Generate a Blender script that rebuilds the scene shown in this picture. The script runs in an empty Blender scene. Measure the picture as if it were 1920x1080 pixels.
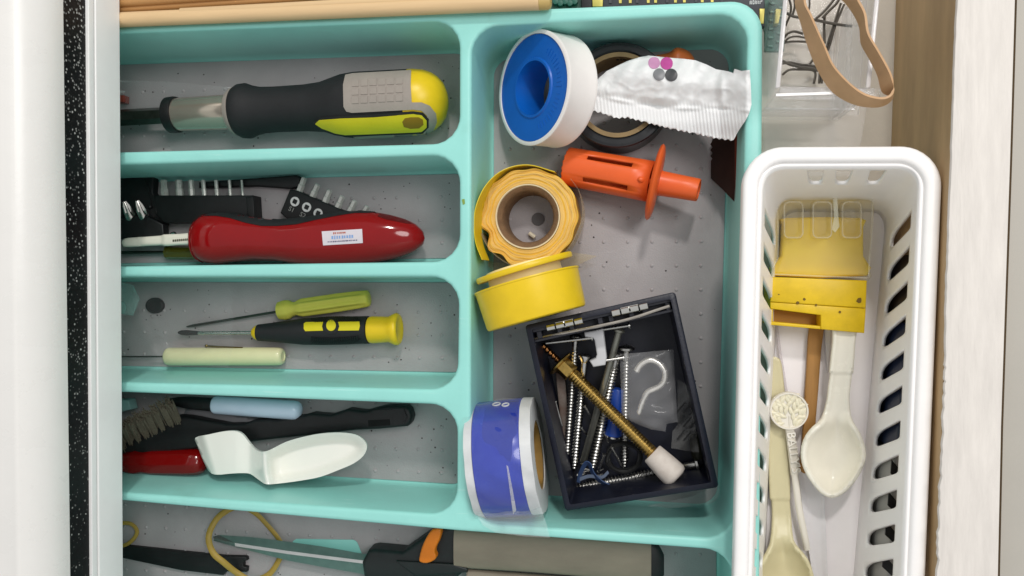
import bpy, bmesh, math, random
from mathutils import Vector, Matrix, noise
from mathutils.geometry import delaunay_2d_cdt
from mathutils.bvhtree import BVHTree
random.seed(11)
C = bpy.context.scene.collection
MM = .001                      # every number below is in millimetres; meshes are stored in metres
# ---------------------------------------------------------------- camera
F = 1507.0                     # focal length in photo pixels (photo is 1920 wide)
HC = 388.0                     # camera height above the drawer floor
_d = Vector(((1185 - 960) / F, -(523 - 540) / F, -1)).normalized()   # where straight down lies in the photo
_wz = -_d
_wx = Vector((1, 0, 0)); _wx = (_wx - _wz * _wx.dot(_wz)).normalized()
_wy = _wz.cross(_wx)
RC = Matrix((_wx, _wy, _wz))
CAM = Vector((0, 0, HC))
cd = bpy.data.cameras.new('camera'); cam = bpy.data.objects.new('camera', cd); C.objects.link(cam)
cd.sensor_width = 36; cd.lens = F / 1920 * 36; cd.clip_start = .01; cd.clip_end = 20
cam.matrix_world = Matrix.Translation(CAM * MM) @ RC.to_4x4()
sc = bpy.context.scene; sc.camera = cam
# ---------------------------------------------------------------- light
sc.view_settings.view_transform = 'Standard'; sc.view_settings.look = 'None'
sc.view_settings.exposure = 0; sc.view_settings.gamma = 1
w = bpy.data.worlds.new('World'); sc.world = w; w.use_nodes = True
bgn = w.node_tree.nodes['Background']; bgn.inputs[0].default_value = (.98, .99, 1, 1); bgn.inputs[1].default_value = .57
def lamp(name, loc, target, size, power, col):
    l = bpy.data.lights.new(name, 'AREA'); l.shape = 'DISK'; l.size = size; l.energy = power; l.color = col
    o = bpy.data.objects.new(name, l); C.objects.link(o); o.location = Vector(loc) * MM
    o.rotation_euler = (Vector(target) - Vector(loc)).to_track_quat('-Z', 'Y').to_euler(); return o
lamp('ceiling_lamp', (140, 950, 1150), (-40, 20, 0), .13, 7.4, (1, .965, .92))
lamp('second_lamp', (620, 430, 1400), (-40, 0, 0), .6, 8.5, (1, .98, .96))
sc.cycles.max_bounces = 8; sc.cycles.transparent_max_bounces = 24
try:
    sc.cycles.use_denoising = True
except Exception: pass
# ---------------------------------------------------------------- projection helpers
def ray(px, py): return (RC @ Vector(((px - 960) / F, -(py - 540) / F, -1))).normalized()
def P(px, py, z):
    v = ray(px, py); t = (z - HC) / v.z
    return Vector((v.x * t, v.y * t, z))
def PL(pts, z): return [P(p[0], p[1], p[2] if len(p) > 2 else z) for p in pts]
def S(px, py, z, dx=0, dy=1): return (P(px + 5 * dx, py + 5 * dy, z) - P(px - 5 * dx, py - 5 * dy, z)).length / 10   # mm per photo pixel
def lerp(a, b, t): return a + (b - a) * t
def interp(tab, x):
    if x <= tab[0][0]: return tab[0][1]
    for (x0, y0), (x1, y1) in zip(tab, tab[1:]):
        if x <= x1: return y0 + (y1 - y0) * (x - x0) / (x1 - x0 + 1e-9)
    return tab[-1][1]
def sstep(a, b, x):
    t = max(0, min(1, (x - a) / (b - a))); return t * t * (3 - 2 * t)
def cat(pts, k=5, closed=False):                                    # Catmull-Rom through points (any dimension)
    pts = [Vector(p) for p in pts]; n = len(pts); out = []
    rng = range(n) if closed else range(n - 1)
    for i in rng:
        p1, p2 = pts[i], pts[(i + 1) % n]
        p0 = pts[i - 1] if (closed or i > 0) else p1 * 2 - p2
        p3 = pts[(i + 2) % n] if (closed or i < n - 2) else p2 * 2 - p1
        for j in range(k):
            t = j / k
            out.append(.5 * ((2 * p1) + (p2 - p0) * t + (2 * p0 - 5 * p1 + 4 * p2 - p3) * t * t + (3 * p1 - p0 - 3 * p2 + p3) * t ** 3))
    if not closed: out.append(pts[-1])
    return out
def cat2(pts, k=4): return [(v.x, v.y) for v in cat([Vector((p[0], p[1])) for p in pts], k, True)]
def area(p): return sum(p[i - 1].x * p[i].y - p[i].x * p[i - 1].y for i in range(len(p))) / 2
def ccw(p): return p if area(p) > 0 else p[::-1]
def offs(p, d):                                                     # polygon inset by d (corner polygons, ccw)
    n = len(p); out = []
    for i in range(n):
        a, b, c = p[i - 1], p[i], p[(i + 1) % n]
        e1 = (b - a).to_2d().normalized(); e2 = (c - b).to_2d().normalized()
        n1 = Vector((-e1.y, e1.x)); n2 = Vector((-e2.y, e2.x))
        k = 1 + n1.dot(n2); m = (n1 + n2) / max(k, .25)
        out.append(Vector((b.x + m.x * d, b.y + m.y * d, b.z)))
    return out
def rnd(p, r, seg=6):                                               # rounded corners
    n = len(p); out = []
    for i in range(n):
        a, b, c = p[i - 1], p[i], p[(i + 1) % n]
        u = (a - b).normalized(); v = (c - b).normalized()
        ri = r[i] if isinstance(r, (list, tuple)) else r
        ang = u.angle(v); t = min(ri / math.tan(ang / 2), (a - b).length * .49, (c - b).length * .49)
        p0, p2 = b + u * t, b + v * t
        ctr = b + (u + v).normalized() * (t / math.cos(ang / 2)) if ang < 3.1 else b
        rr = (p0 - ctr).length
        for k in range(seg + 1):
            q = lerp(p0 - ctr, p2 - ctr, k / seg)
            q = q.normalized() * rr if q.length > 1e-6 else q
            out.append(ctr + q)
    return out
# ---------------------------------------------------------------- mesh helpers (world mm)
def loft(bm, rings, closed=True, cap0=False, cap1=False, loop=False):
    vs = [[bm.verts.new(p) for p in r] for r in rings]; n = len(vs[0])
    prs = list(zip(vs, vs[1:])) + ([(vs[-1], vs[0])] if loop else [])
    for a, b in prs:
        for i in range(n if closed else n - 1):
            j = (i + 1) % n
            try: bm.faces.new((a[i], a[j], b[j], b[i]))
            except ValueError: pass
    if cap0: bm.faces.new(vs[0][::-1])
    if cap1: bm.faces.new(vs[-1])
    return vs
def frame(a):
    a = a.normalized(); h = Vector((0, 0, 1)) if abs(a.z) < .9 else Vector((0, 1, 0))
    u = h.cross(a).normalized(); return u, a.cross(u)
def rev(bm, p, a, prof, n=28, loop=False, cap=True, sq=(1, 1), hel=0):      # surface of revolution about the line p + a t
    a = a.normalized(); u, v = frame(a)
    rings = [[p + a * (t + (hel * k / n if 0 < i < len(prof) - 1 else 0)) + (u * math.cos(k * 2 * math.pi / n) * sq[0] + v * math.sin(k * 2 * math.pi / n) * sq[1]) * max(r, .01) for k in range(n)] for i, (t, r) in enumerate(prof)]
    loft(bm, rings, True, cap and not loop, cap and not loop, loop); return bm
def revpx(bm, A, B, z, prof, n=26, sq=(1, 1), cap=True):             # as rev; axis and profile in photo pixels, z = (zA, zB)
    zA, zB = z if isinstance(z, (tuple, list)) else (z, z); L = math.hypot(B[0] - A[0], B[1] - A[1])
    ax = (P(B[0], B[1], zB) - P(A[0], A[1], zA)).normalized(); nx, ny = -(B[1] - A[1]) / L, (B[0] - A[0]) / L; u, v = frame(ax); rings = []
    for t, r in prof:
        x, y, zz = lerp(A[0], B[0], t / L), lerp(A[1], B[1], t / L), lerp(zA, zB, t / L); c = P(x, y, zz); rr = max(.01, r * S(x, y, zz, nx, ny))
        rings.append([c + (u * math.cos(k * 2 * math.pi / n) * sq[0] + v * math.sin(k * 2 * math.pi / n) * sq[1]) * rr for k in range(n)])
    loft(bm, rings, True, cap, cap); return bm
def tube(bm, pts, r, n=8, closed=False, cap=True, fl=None):
    m = len(pts); rings = []; u = None
    for i, p in enumerate(pts):
        if closed: t = pts[(i + 1) % m] - pts[i - 1]
        else: t = pts[min(i + 1, m - 1)] - pts[max(i - 1, 0)]
        t.normalize()
        if u is None: u, _ = frame(t)
        u = (u - t * u.dot(t)).normalized(); v = t.cross(u)
        rr = r[i] if isinstance(r, (list, tuple)) else r
        f0, f1 = fl or (1, 1)
        rings.append([p + (u * math.cos(k * 2 * math.pi / n) * f0 + v * math.sin(k * 2 * math.pi / n) * f1) * rr for k in range(n)])
    loft(bm, rings, True, cap and not closed, cap and not closed, closed); return bm
def prism(bm, pts, z0, z1, bev=0, seg=3):                            # upright slab from an outline; rounded top edge
    pts = ccw([Vector(p) for p in pts])
    at = lambda q, z: [Vector((p.x, p.y, z)) for p in q]
    rings = [at(pts, z0), at(pts, z1 - bev)]
    for k in range(1, seg + 1 if bev else 1):
        a = k / seg * math.pi / 2
        rings.append(at(offs(pts, bev * (1 - math.cos(a))), z1 - bev + bev * math.sin(a)))
    loft(bm, rings, True, True, True); return bm
def quadbox(bm, c, ax, ay, az):                                      # box from centre and half-axis vectors
    vs = [bm.verts.new(c + ax * i + ay * j + az * k) for i in (-1, 1) for j in (-1, 1) for k in (-1, 1)]
    for f in ((0, 1, 3, 2), (4, 6, 7, 5), (0, 4, 5, 1), (2, 3, 7, 6), (0, 2, 6, 4), (1, 5, 7, 3)): bm.faces.new([vs[i] for i in f])
    return bm
def pip(p, poly):
    x, y = p; ins = False
    for i in range(len(poly)):
        (x0, y0), (x1, y1) = poly[i - 1], poly[i]
        if (y0 > y) != (y1 > y) and x < (x1 - x0) * (y - y0) / (y1 - y0) + x0: ins = not ins
    return ins
def edist(p, poly):
    best = 1e9; x, y = p
    for i in range(len(poly)):
        (x0, y0), (x1, y1) = poly[i - 1], poly[i]; dx, dy = x1 - x0, y1 - y0
        t = max(0, min(1, ((x - x0) * dx + (y - y0) * dy) / (dx * dx + dy * dy + 1e-9)))
        best = min(best, math.hypot(x - x0 - dx * t, y - y0 - dy * t))
    return best
def cdt(outline, step):
    out = []
    for i in range(len(outline)):
        a, b = outline[i], outline[(i + 1) % len(outline)]; k = max(1, int(math.hypot(b[0] - a[0], b[1] - a[1]) / step))
        out += [(a[0] + (b[0] - a[0]) * j / k, a[1] + (b[1] - a[1]) * j / k) for j in range(k)]
    vs = [Vector(p) for p in out]; n = len(vs); xs = [p[0] for p in out]; ys = [p[1] for p in out]
    y = min(ys) + step / 2; r = 0
    while y < max(ys):
        x = min(xs) + (step / 2 if r % 2 else step)
        while x < max(xs):
            if pip((x, y), out) and edist((x, y), out) > step * .45: vs.append(Vector((x, y)))
            x += step
        y += step * .87; r += 1
    v, e, f, *_ = delaunay_2d_cdt(vs, [], [list(range(n))], 1, 1e-6)
    return v, f, out
def sheet(bm, outline, surf, off=.25, step=5, thick=.0):             # a skin lying on a surface: surf = BVH tree or z(px, py, edge distance)
    v, f, out = cdt(outline, step); tv = []; nrm = []
    for q in v:
        if isinstance(surf, BVHTree):
            h, nn, *_ = surf.ray_cast(CAM, ray(q.x, q.y))
            if h is None:
                p0 = P(q.x, q.y, 20); best = surf.find_nearest(p0)
                h, nn = best[0], best[1]
            if nn.dot(CAM - h) < 0: nn = -nn
            tv.append(h + nn * off); nrm.append(nn)
        else:
            tv.append(P(q.x, q.y, surf(q.x, q.y, edist((q.x, q.y), out)) + off)); nrm.append(Vector((0, 0, 1)))
    top = [bm.verts.new(p) for p in tv]; cnt = {}
    for t in f:
        t = list(t); a, b, c = (tv[i] for i in t[:3])
        if (b - a).cross(c - a).dot(CAM - a) < 0: t = t[::-1]
        try: bm.faces.new([top[i] for i in t])
        except ValueError: continue
        for i in range(len(t)):
            e = (t[i], t[(i + 1) % len(t)]); cnt[e] = 1
    if thick:
        bd = [e for e in cnt if (e[1], e[0]) not in cnt]; bot = {}
        full = thick > 0
        low = [bm.verts.new(p - nn * abs(thick)) for p, nn in zip(tv, nrm)]
        for a, b in bd:
            try: bm.faces.new((top[b], top[a], low[a], low[b]))
            except ValueError: pass
        for t in f:
            t = list(t); a, b, c = (tv[i] for i in t[:3])
            if (b - a).cross(c - a).dot(CAM - a) > 0: t = t[::-1]
            try: bm.faces.new([low[i] for i in t])
            except ValueError: pass
    return bm
def ribbon(bm, A, B, th, closed=False):                              # strap between two edge curves, thickness th
    n = len(A); R = []
    for i in range(n):
        t = (A[(i + 1) % n if closed else min(i + 1, n - 1)] - A[i - 1 if (closed or i) else 0]).normalized()
        w_ = (B[i] - A[i]).normalized(); nn = t.cross(w_).normalized() * th / 2
        R.append([A[i] + nn, B[i] + nn, B[i] - nn, A[i] - nn])
    loft(bm, R, True, not closed, not closed, closed); return bm
def spine(bm, tops, bots, xs, z, hf, hmax, n=22, pw=1.0):            # long body from its upper and lower outline (pixels), rounded section
    rings = []
    for x in xs:
        yt, yb = interp(tops, x), interp(bots, x); zc = z(x) if callable(z) else z
        a, b = P(x, yt, zc), P(x, yb, zc); c = (a + b) / 2; hw = (a - b) / 2; h = min(hw.length * hf, hmax)
        ring = []
        for k in range(n):
            t = 2 * math.pi * k / n; cs, sn = math.cos(t), math.sin(t)
            cs = math.copysign(abs(cs) ** pw, cs); sn = math.copysign(abs(sn) ** pw, sn)
            ring.append(c + hw * cs + Vector((0, 0, h * sn)))
        rings.append(ring)
    loft(bm, rings, True, True, True); return bm
# ---------------------------------------------------------------- objects
ORG = {}
def tag(o, label=None, cat_=None, group=None, kind=None):
    if label: o['label'] = label
    if cat_: o['category'] = cat_
    if group: o['group'] = group
    if kind: o['kind'] = kind
    return o
def thing(name, label, cat_, loc, group=None):
    o = bpy.data.objects.new(name, None); o.empty_display_size = .01; C.objects.link(o)
    o.location = Vector(loc) * MM; ORG[o.name] = Vector(loc); return tag(o, label, cat_, group)
def part(name, bm, mat, parent=None, sharp=38, bevel=0, solid=0, sub=0, label=None, kind=None, flat=False, org=None):
    if parent is not None: og = ORG[parent.name]
    elif org is not None: og = Vector(org)
    else:
        cs = [v.co for v in bm.verts]; og = Vector((sum(c.x for c in cs) / len(cs), sum(c.y for c in cs) / len(cs), min(c.z for c in cs)))
    bmesh.ops.remove_doubles(bm, verts=bm.verts, dist=1e-4)
    bmesh.ops.recalc_face_normals(bm, faces=bm.faces)
    for v in bm.verts: v.co = (v.co - og) * MM
    for f in bm.faces: f.smooth = not flat
    if not bevel:
        for e in bm.edges:
            if len(e.link_faces) == 2 and e.calc_face_angle(0) > math.radians(sharp): e.smooth = False
    me = bpy.data.meshes.new(name); bm.to_mesh(me); bm.free(); me.materials.append(mat)
    o = bpy.data.objects.new(name, me); C.objects.link(o)
    if parent is None: o.location = og * MM
    else: o.parent = parent
    ORG[o.name] = og
    if solid: m = o.modifiers.new('thickness', 'SOLIDIFY'); m.thickness = solid * MM; m.offset = -1
    if bevel: m = o.modifiers.new('rounding', 'BEVEL'); m.width = bevel * MM; m.segments = 2; m.limit_method = 'ANGLE'; m.angle_limit = math.radians(35)
    if sub: m = o.modifiers.new('smoothing', 'SUBSURF'); m.levels = m.render_levels = sub
    return tag(o, label, None, None, kind)
def mkbvh(bm):
    bmesh.ops.recalc_face_normals(bm, faces=bm.faces); bm.normal_update(); return BVHTree.FromBMesh(bm)
def NB(): return bmesh.new()
def textbm(bm, body, origin, xdir, size, ext=0, bvh=None, off=.2):   # lettering, centred on origin, reading along xdir (world)
    cu = bpy.data.curves.new('letters', 'FONT'); cu.body = body; cu.size = 1; cu.align_x = 'CENTER'; cu.align_y = 'CENTER'; cu.extrude = ext / size; cu.resolution_u = 3
    o = bpy.data.objects.new('letters', cu); me = bpy.data.meshes.new_from_object(o)
    xd = Vector((xdir[0], xdir[1], 0)).normalized(); yd = Vector((-xd.y, xd.x, 0)); vs = []
    for v in me.vertices:
        p = Vector(origin) + xd * v.co.x * size + yd * v.co.y * size + Vector((0, 0, v.co.z * size))
        if bvh:
            h, nn, *_ = bvh.ray_cast(p + Vector((0, 0, 100)), Vector((0, 0, -1)))
            if h: p = h + Vector((0, 0, off))
        vs.append(bm.verts.new(p))
    for f in me.polygons:
        try: bm.faces.new([vs[i] for i in f.vertices])
        except ValueError: pass
    bpy.data.objects.remove(o); bpy.data.curves.remove(cu); bpy.data.meshes.remove(me); return bm
def screendir(dx, dy): return Vector((dx, -dy, 0)).normalized()
# ---------------------------------------------------------------- materials
def lin(h):
    h = h.lstrip('#'); c = [int(h[i:i + 2], 16) / 255 for i in (0, 2, 4)]
    return [x / 12.92 if x <= .04045 else ((x + .055) / 1.055) ** 2.4 for x in c]
def M(name, hexc, rough=.45, metal=0, var=.07, scale=120, bump=0, bscale=600, spec=.5, trans=0, coat=0, sss=0, ior=1.45, stretch=None, hex2=None, emit=None):
    m = bpy.data.materials.new(name); m.use_nodes = True; nt = m.node_tree; N = nt.nodes; L = nt.links
    b = N['Principled BSDF']; c = lin(hexc)
    b.inputs['Roughness'].default_value = rough; b.inputs['Metallic'].default_value = metal
    b.inputs['Specular IOR Level'].default_value = spec; b.inputs['Transmission Weight'].default_value = trans
    b.inputs['Coat Weight'].default_value = coat; b.inputs['Coat Roughness'].default_value = .06; b.inputs['IOR'].default_value = ior
    if sss: b.inputs['Subsurface Weight'].default_value = sss; b.inputs['Subsurface Radius'].default_value = (.004, .003, .002); b.inputs['Subsurface Scale'].default_value = 1
    tc = N.new('ShaderNodeTexCoord'); src = tc.outputs['Object']
    if stretch:
        mp = N.new('ShaderNodeMapping'); mp.inputs['Scale'].default_value = stretch; L.new(src, mp.inputs[0]); src = mp.outputs[0]
    no = N.new('ShaderNodeTexNoise'); no.inputs['Scale'].default_value = scale; no.inputs['Detail'].default_value = 5; no.inputs['Roughness'].default_value = .62; L.new(src, no.inputs[0])
    mx = N.new('ShaderNodeMix'); mx.data_type = 'RGBA'
    c2 = lin(hex2) if hex2 else None
    mx.inputs[6].default_value = [max(0, x * (1 - var)) for x in c] + [1]
    mx.inputs[7].default_value = (c2 or [min(1, x * (1 + var)) for x in c]) + [1]
    rp = N.new('ShaderNodeMapRange'); rp.inputs[1].default_value = .3; rp.inputs[2].default_value = .7; L.new(no.outputs[0], rp.inputs[0])
    L.new(rp.outputs[0], mx.inputs[0]); L.new(mx.outputs[2], b.inputs['Base Color'])
    r2 = N.new('ShaderNodeMapRange'); r2.inputs[3].default_value = max(.02, rough - .08); r2.inputs[4].default_value = min(1, rough + .08); L.new(no.outputs[0], r2.inputs[0]); L.new(r2.outputs[0], b.inputs['Roughness'])
    if bump:
        n2 = N.new('ShaderNodeTexNoise'); n2.inputs['Scale'].default_value = bscale; n2.inputs['Detail'].default_value = 3; L.new(src, n2.inputs[0])
        bp = N.new('ShaderNodeBump'); bp.inputs['Strength'].default_value = bump; bp.inputs['Distance'].default_value = .0006; L.new(n2.outputs[0], bp.inputs['Height']); L.new(bp.outputs[0], b.inputs['Normal'])
    m['src'] = 1
    return m
def film(name, hexc='#ffffff', body=.1, rough=.12, gloss=.35, tint='#ffffff'):    # thin clear plastic
    m = bpy.data.materials.new(name); m.use_nodes = True; nt = m.node_tree; N = nt.nodes; L = nt.links
    b = N['Principled BSDF']; b.inputs['Base Color'].default_value = lin(hexc) + [1]; b.inputs['Roughness'].default_value = rough; b.inputs['Specular IOR Level'].default_value = .7
    t = N.new('ShaderNodeBsdfTransparent'); t.inputs[0].default_value = lin(tint) + [1]
    lw = N.new('ShaderNodeLayerWeight'); lw.inputs['Blend'].default_value = .25
    mr = N.new('ShaderNodeMapRange'); mr.inputs[3].default_value = body; mr.inputs[4].default_value = min(1, body + gloss); L.new(lw.outputs['Fresnel'], mr.inputs[0])
    tc = N.new('ShaderNodeTexCoord'); no = N.new('ShaderNodeTexNoise'); no.inputs['Scale'].default_value = 140; no.inputs['Detail'].default_value = 4; L.new(tc.outputs['Object'], no.inputs[0])
    bp = N.new('ShaderNodeBump'); bp.inputs['Strength'].default_value = .25; bp.inputs['Distance'].default_value = .0008; L.new(no.outputs[0], bp.inputs['Height']); L.new(bp.outputs[0], b.inputs['Normal'])
    mx = N.new('ShaderNodeMixShader'); L.new(mr.outputs[0], mx.inputs[0]); L.new(t.outputs[0], mx.inputs[1]); L.new(b.outputs[0], mx.inputs[2]); L.new(mx.outputs[0], N['Material Output'].inputs['Surface'])
    return m
teal = M('teal_plastic', '#98dbd2', .4, 0, .045, 26, .1, 1300)
nt = teal.node_tree; N = nt.nodes; L = nt.links; bs = N['Principled BSDF']; old = bs.inputs['Base Color'].links[0].from_socket    # fine scuffs and a little grime
tc = N.new('ShaderNodeTexCoord'); mp = N.new('ShaderNodeMapping'); mp.inputs['Scale'].default_value = (60, 900, 300); mp.inputs['Rotation'].default_value = (0, 0, .5); L.new(tc.outputs['Object'], mp.inputs[0])
n1 = N.new('ShaderNodeTexNoise'); n1.inputs['Scale'].default_value = 1; n1.inputs['Detail'].default_value = 2; L.new(mp.outputs[0], n1.inputs[0])
r1_ = N.new('ShaderNodeMapRange'); r1_.inputs[1].default_value = .66; r1_.inputs[2].default_value = .8; r1_.inputs[4].default_value = .3; L.new(n1.outputs[0], r1_.inputs[0])
x1 = N.new('ShaderNodeMix'); x1.data_type = 'RGBA'; x1.inputs[7].default_value = (.62, .86, .8, 1); L.new(r1_.outputs[0], x1.inputs[0]); L.new(old, x1.inputs[6])
n2 = N.new('ShaderNodeTexNoise'); n2.inputs['Scale'].default_value = 45; n2.inputs['Detail'].default_value = 8; L.new(tc.outputs['Object'], n2.inputs[0])
r2_ = N.new('ShaderNodeMapRange'); r2_.inputs[1].default_value = .62; r2_.inputs[2].default_value = .8; r2_.inputs[4].default_value = .35; L.new(n2.outputs[0], r2_.inputs[0])
x2 = N.new('ShaderNodeMix'); x2.data_type = 'RGBA'; x2.inputs[7].default_value = (.2, .45, .36, 1); L.new(r2_.outputs[0], x2.inputs[0]); L.new(x1.outputs[2], x2.inputs[6]); L.new(x2.outputs[2], bs.inputs['Base Color'])
liner = M('grey_liner', '#a9a3a4', .62, 0, .09, 32, .25, 1500)
whitep = M('white_plastic', '#faf8f6', .35, 0, .02, 60, .05, 500)
offw = M('ivory_plastic', '#f1ecdd', .25, 0, .03, 60, 0, coat=.3)
cream = M('cream_plastic', '#cfc6a0', .35, 0, .04, 60)
black = M('black_plastic', '#131415', .5, 0, .3, 200, .1, 900)
rubber = M('black_rubber', '#1b1c1e', .7, 0, .2, 150, .15, 1200)
greyrub = M('grey_rubber', '#9a9189', .7, 0, .06, 150, .15, 1400)
yel = M('yellow_plastic', '#e6c31c', .35, 0, .06, 90, .04, 500)
yelt = M('yellow_tab', '#d8c81c', .4, 0, .05, 90)
chrome = M('chrome', '#d8d6d0', .12, 1, .03, 60)
steel = M('zinc_steel', '#b9b8b4', .28, 1, .12, 500)
dsteel = M('dark_steel', '#55554f', .32, 1, .15, 400)
brass = M('brass', '#c0a05a', .3, 1, .15, 500)
whitepaint = M('white_paint', '#ddd7d0', .62, 0, .07, 330, .6, 520, stretch=(1, .14, 1))
# ================================================================ setting
o = part('drawer_floor', prism(NB(), [Vector((-420, -330, 0)), Vector((260, -330, 0)), Vector((260, 330, 0)), Vector((-420, 330, 0))], -8, 0), M('drawer_board', '#cfc7ba', .55, 0, .04, 90, .1), bevel=0); tag(o, kind='structure')
def edgepoly(pts, z, dx):                                            # slab whose visible edge runs through the pixels at height z
    a = PL(pts, z); a = [lerp(a[0], a[1], -.15)] + a + [lerp(a[-1], a[-2], -.15)] if len(a) > 2 else [lerp(a[0], a[1], -.2), lerp(a[0], a[1], 1.2)]
    return a + [Vector((dx, a[-1].y, z)), Vector((dx, a[0].y, z))]
railm = M('white_rail', '#eeeeec', .35, 0, .02, 80, .05)
r1 = edgepoly([(218.5, 0), (225, 1080)], 54, -420)
o = part('cabinet_rail', prism(NB(), r1, 52, 68.4, .5), railm); tag(o, kind='structure')
inn = [p + Vector((-1.2, 0, 0)) if i < 2 else p for i, p in enumerate(r1)]
part('groove', prism(NB(), inn, 68.4, 69.2), M('grey_gap', '#8d8c8a', .7), o)
inn2 = [p + Vector((-.4, 0, 0)) if i < 2 else p for i, p in enumerate(r1)]
part('top_lip', prism(NB(), inn2, 69.2, 72.4, .4), railm, o)
# black speckled counter edge
gm = M('black_granite', '#0e0e10', .5, 0, .6, 500, spec=.25)
nt = gm.node_tree; N = nt.nodes; L = nt.links; bs = N['Principled BSDF']; old = bs.inputs['Base Color'].links[0].from_socket
tc = N.new('ShaderNodeTexCoord'); vo = N.new('ShaderNodeTexVoronoi'); vo.inputs['Scale'].default_value = 820; L.new(tc.outputs['Object'], vo.inputs['Vector'])
sep = N.new('ShaderNodeSeparateColor'); L.new(vo.outputs['Color'], sep.inputs[0])
m1 = N.new('ShaderNodeMath'); m1.operation = 'GREATER_THAN'; m1.inputs[1].default_value = .62; L.new(sep.outputs[0], m1.inputs[0])
m2 = N.new('ShaderNodeMapRange'); m2.inputs[1].default_value = .5; m2.inputs[2].default_value = .25; L.new(vo.outputs['Distance'], m2.inputs[0])
m3 = N.new('ShaderNodeMath'); m3.operation = 'MULTIPLY'; L.new(m1.outputs[0], m3.inputs[0]); L.new(m2.outputs[0], m3.inputs[1])
m4 = N.new('ShaderNodeMath'); m4.operation = 'MULTIPLY'; L.new(m3.outputs[0], m4.inputs[0]); L.new(sep.outputs[1], m4.inputs[1])
mx = N.new('ShaderNodeMix'); mx.data_type = 'RGBA'; mx.inputs[7].default_value = (.5, .5, .48, 1); L.new(m4.outputs[0], mx.inputs[0]); L.new(old, mx.inputs[6]); L.new(mx.outputs[2], bs.inputs['Base Color'])
r2 = edgepoly([(159, 0), (167, 1080)], 73, -420)
o = part('counter_edge', prism(NB(), r2, 72.8, 87), gm); tag(o, kind='structure')
r3 = edgepoly([(110, 0), (123.5, 1080)], 90, -420)
bm = NB(); pts = ccw(r3); rings = []
prism(bm, r3, 87.4, 107, 18, 14)
o = part('countertop', bm, M('white_counter', '#e4e2de', .28, 0, .015, 60, .05, 300)); tag(o, kind='structure')
# right side panel of the drawer
wood = M('wood_laminate', '#a88a60', .5, 0, .2, 130, .1, 500, stretch=(1, .06, .3), hex2='#c4a478')
ed = [(1801, -220), (1798, -60), (1795, 0), (1789, 150), (1784, 290), (1778, 460), (1774, 560), (1773, 680), (1771, 720), (1768, 800), (1763, 905), (1760, 990), (1757, 1080), (1754, 1150)]
er = [(1912, -220), (1906, -60), (1904, 0), (1895, 300), (1886, 560), (1878, 800), (1872, 1080), (1870, 1150)]
lft = PL(ed, 72); rgt = PL(er, 72)
body = [Vector((p.x + .6, p.y, 0)) for p in lft] + [Vector((p.x, p.y, 0)) for p in rgt[::-1]]
# brown inner face follows a straight line
a, b = P(1803, -220, 72), P(1757, 1150, 72)
body = [a, b] + [Vector((p.x, p.y, 0)) for p in rgt[::-1]]
side = part('drawer_side', prism(NB(), body, 0, 70.2), wood); tag(side, kind='structure')
jag = []
for i in range(len(lft) - 1):
    for k in range(9):
        p = lerp(lft[i], lft[i + 1], k / 9); jag.append(Vector((p.x + random.uniform(-.14, .14) + (random.uniform(-.2, .5) if 640 < ed[i][1] < 1000 else 0), p.y, 0)))
part('painted_edge', prism(NB(), jag + [lft[-1]] + rgt[::-1], 70.3, 72, .5, 2), whitepaint, side)
cs = [(P(x + 3, y, 62)) for x, y in er]
o = part('cabinet_side', prism(NB(), cs + [Vector((320, cs[-1].y, 0)), Vector((320, cs[0].y, 0))], 0, 62), M('grey_panel', '#b3afa6', .5, 0, .02, 60)); tag(o, kind='structure')
# ================================================================ organiser tray
ZR, ZF = 45.0, 2.0
comps = [  # opening corners at rim height (photo pixels): top-left, top-right, bottom-right, bottom-left
    [(60, 69), (861, 37), (861, 268), (60, 289)],
    [(60, 314), (861, 290), (861, 490), (60, 502)],
    [(60, 519), (860, 519), (857, 731), (60, 713)],
    [(60, 729), (857, 760), (856, 967), (60, 912)],
    [(60, 924), (860, 996), (1375, 1034), (1375, 1200), (60, 1200)],
    [(884, 50), (1403, 24), (1376, 1012), (882, 981)]]
outer_px = [(30, 55), (1431, -2), (1424, 1260), (30, 1260)]
outer = ccw(PL(outer_px, ZR)); tray = thing('drawer_organizer', 'large teal plastic drawer organizer tray with grey lined compartments', 'organizer tray', (P(800, 540, 0).x, P(800, 540, 0).y, .3))
FIL, DR = 1.7, 1.0
RO = 13
bm = NB(); holes = []
for ci, c in enumerate(comps):
    q = ccw(PL(c, ZR)); rr = [12] * len(q)
    rings = []
    for k in range(5):
        a = k / 4 * math.pi / 2; d = -FIL * (1 - math.sin(a)); z = ZR - FIL * (1 - math.cos(a))
        rings.append([Vector((p.x, p.y, z)) for p in rnd(offs(q, d), 12 - d)])
    for z, d in ((30, DR * .35), (15, DR * .7), (7, DR)):
        rings.append([Vector((p.x, p.y, z)) for p in rnd(offs(q, d), 12 - d)])
    for a in (30, 60, 90):
        a = math.radians(a); d = DR + 2.6 * (1 - math.cos(a)); z = ZF + 4 - 4 * math.sin(a)
        rings.append([Vector((p.x, p.y, z)) for p in rnd(offs(q, d), 12 - d * .6)])
    loft(bm, rings, True, False, True); holes.append(rings[0])
oring = []
for k in range(5):
    a = k / 4 * math.pi / 2; d = 2.2 * (1 - math.sin(a)); z = ZR - 2.2 * (1 - math.cos(a))
    oring.append([Vector((p.x, p.y, z)) for p in rnd(offs(outer, d), RO - d, 8)])
oring.append([Vector((p.x, p.y, .4)) for p in rnd(offs(outer, 2.5), RO - 2.5, 8)])
loft(bm, oring, True, False, False)
polys = [oring[0]] + holes; allp = [p for r in polys for p in r]; idx = []; s = 0
for r in polys: idx.append(list(range(s, s + len(r)))); s += len(r)
ed_ = [(r[i - 1], r[i]) for r in idx for i in range(len(r))]
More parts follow.
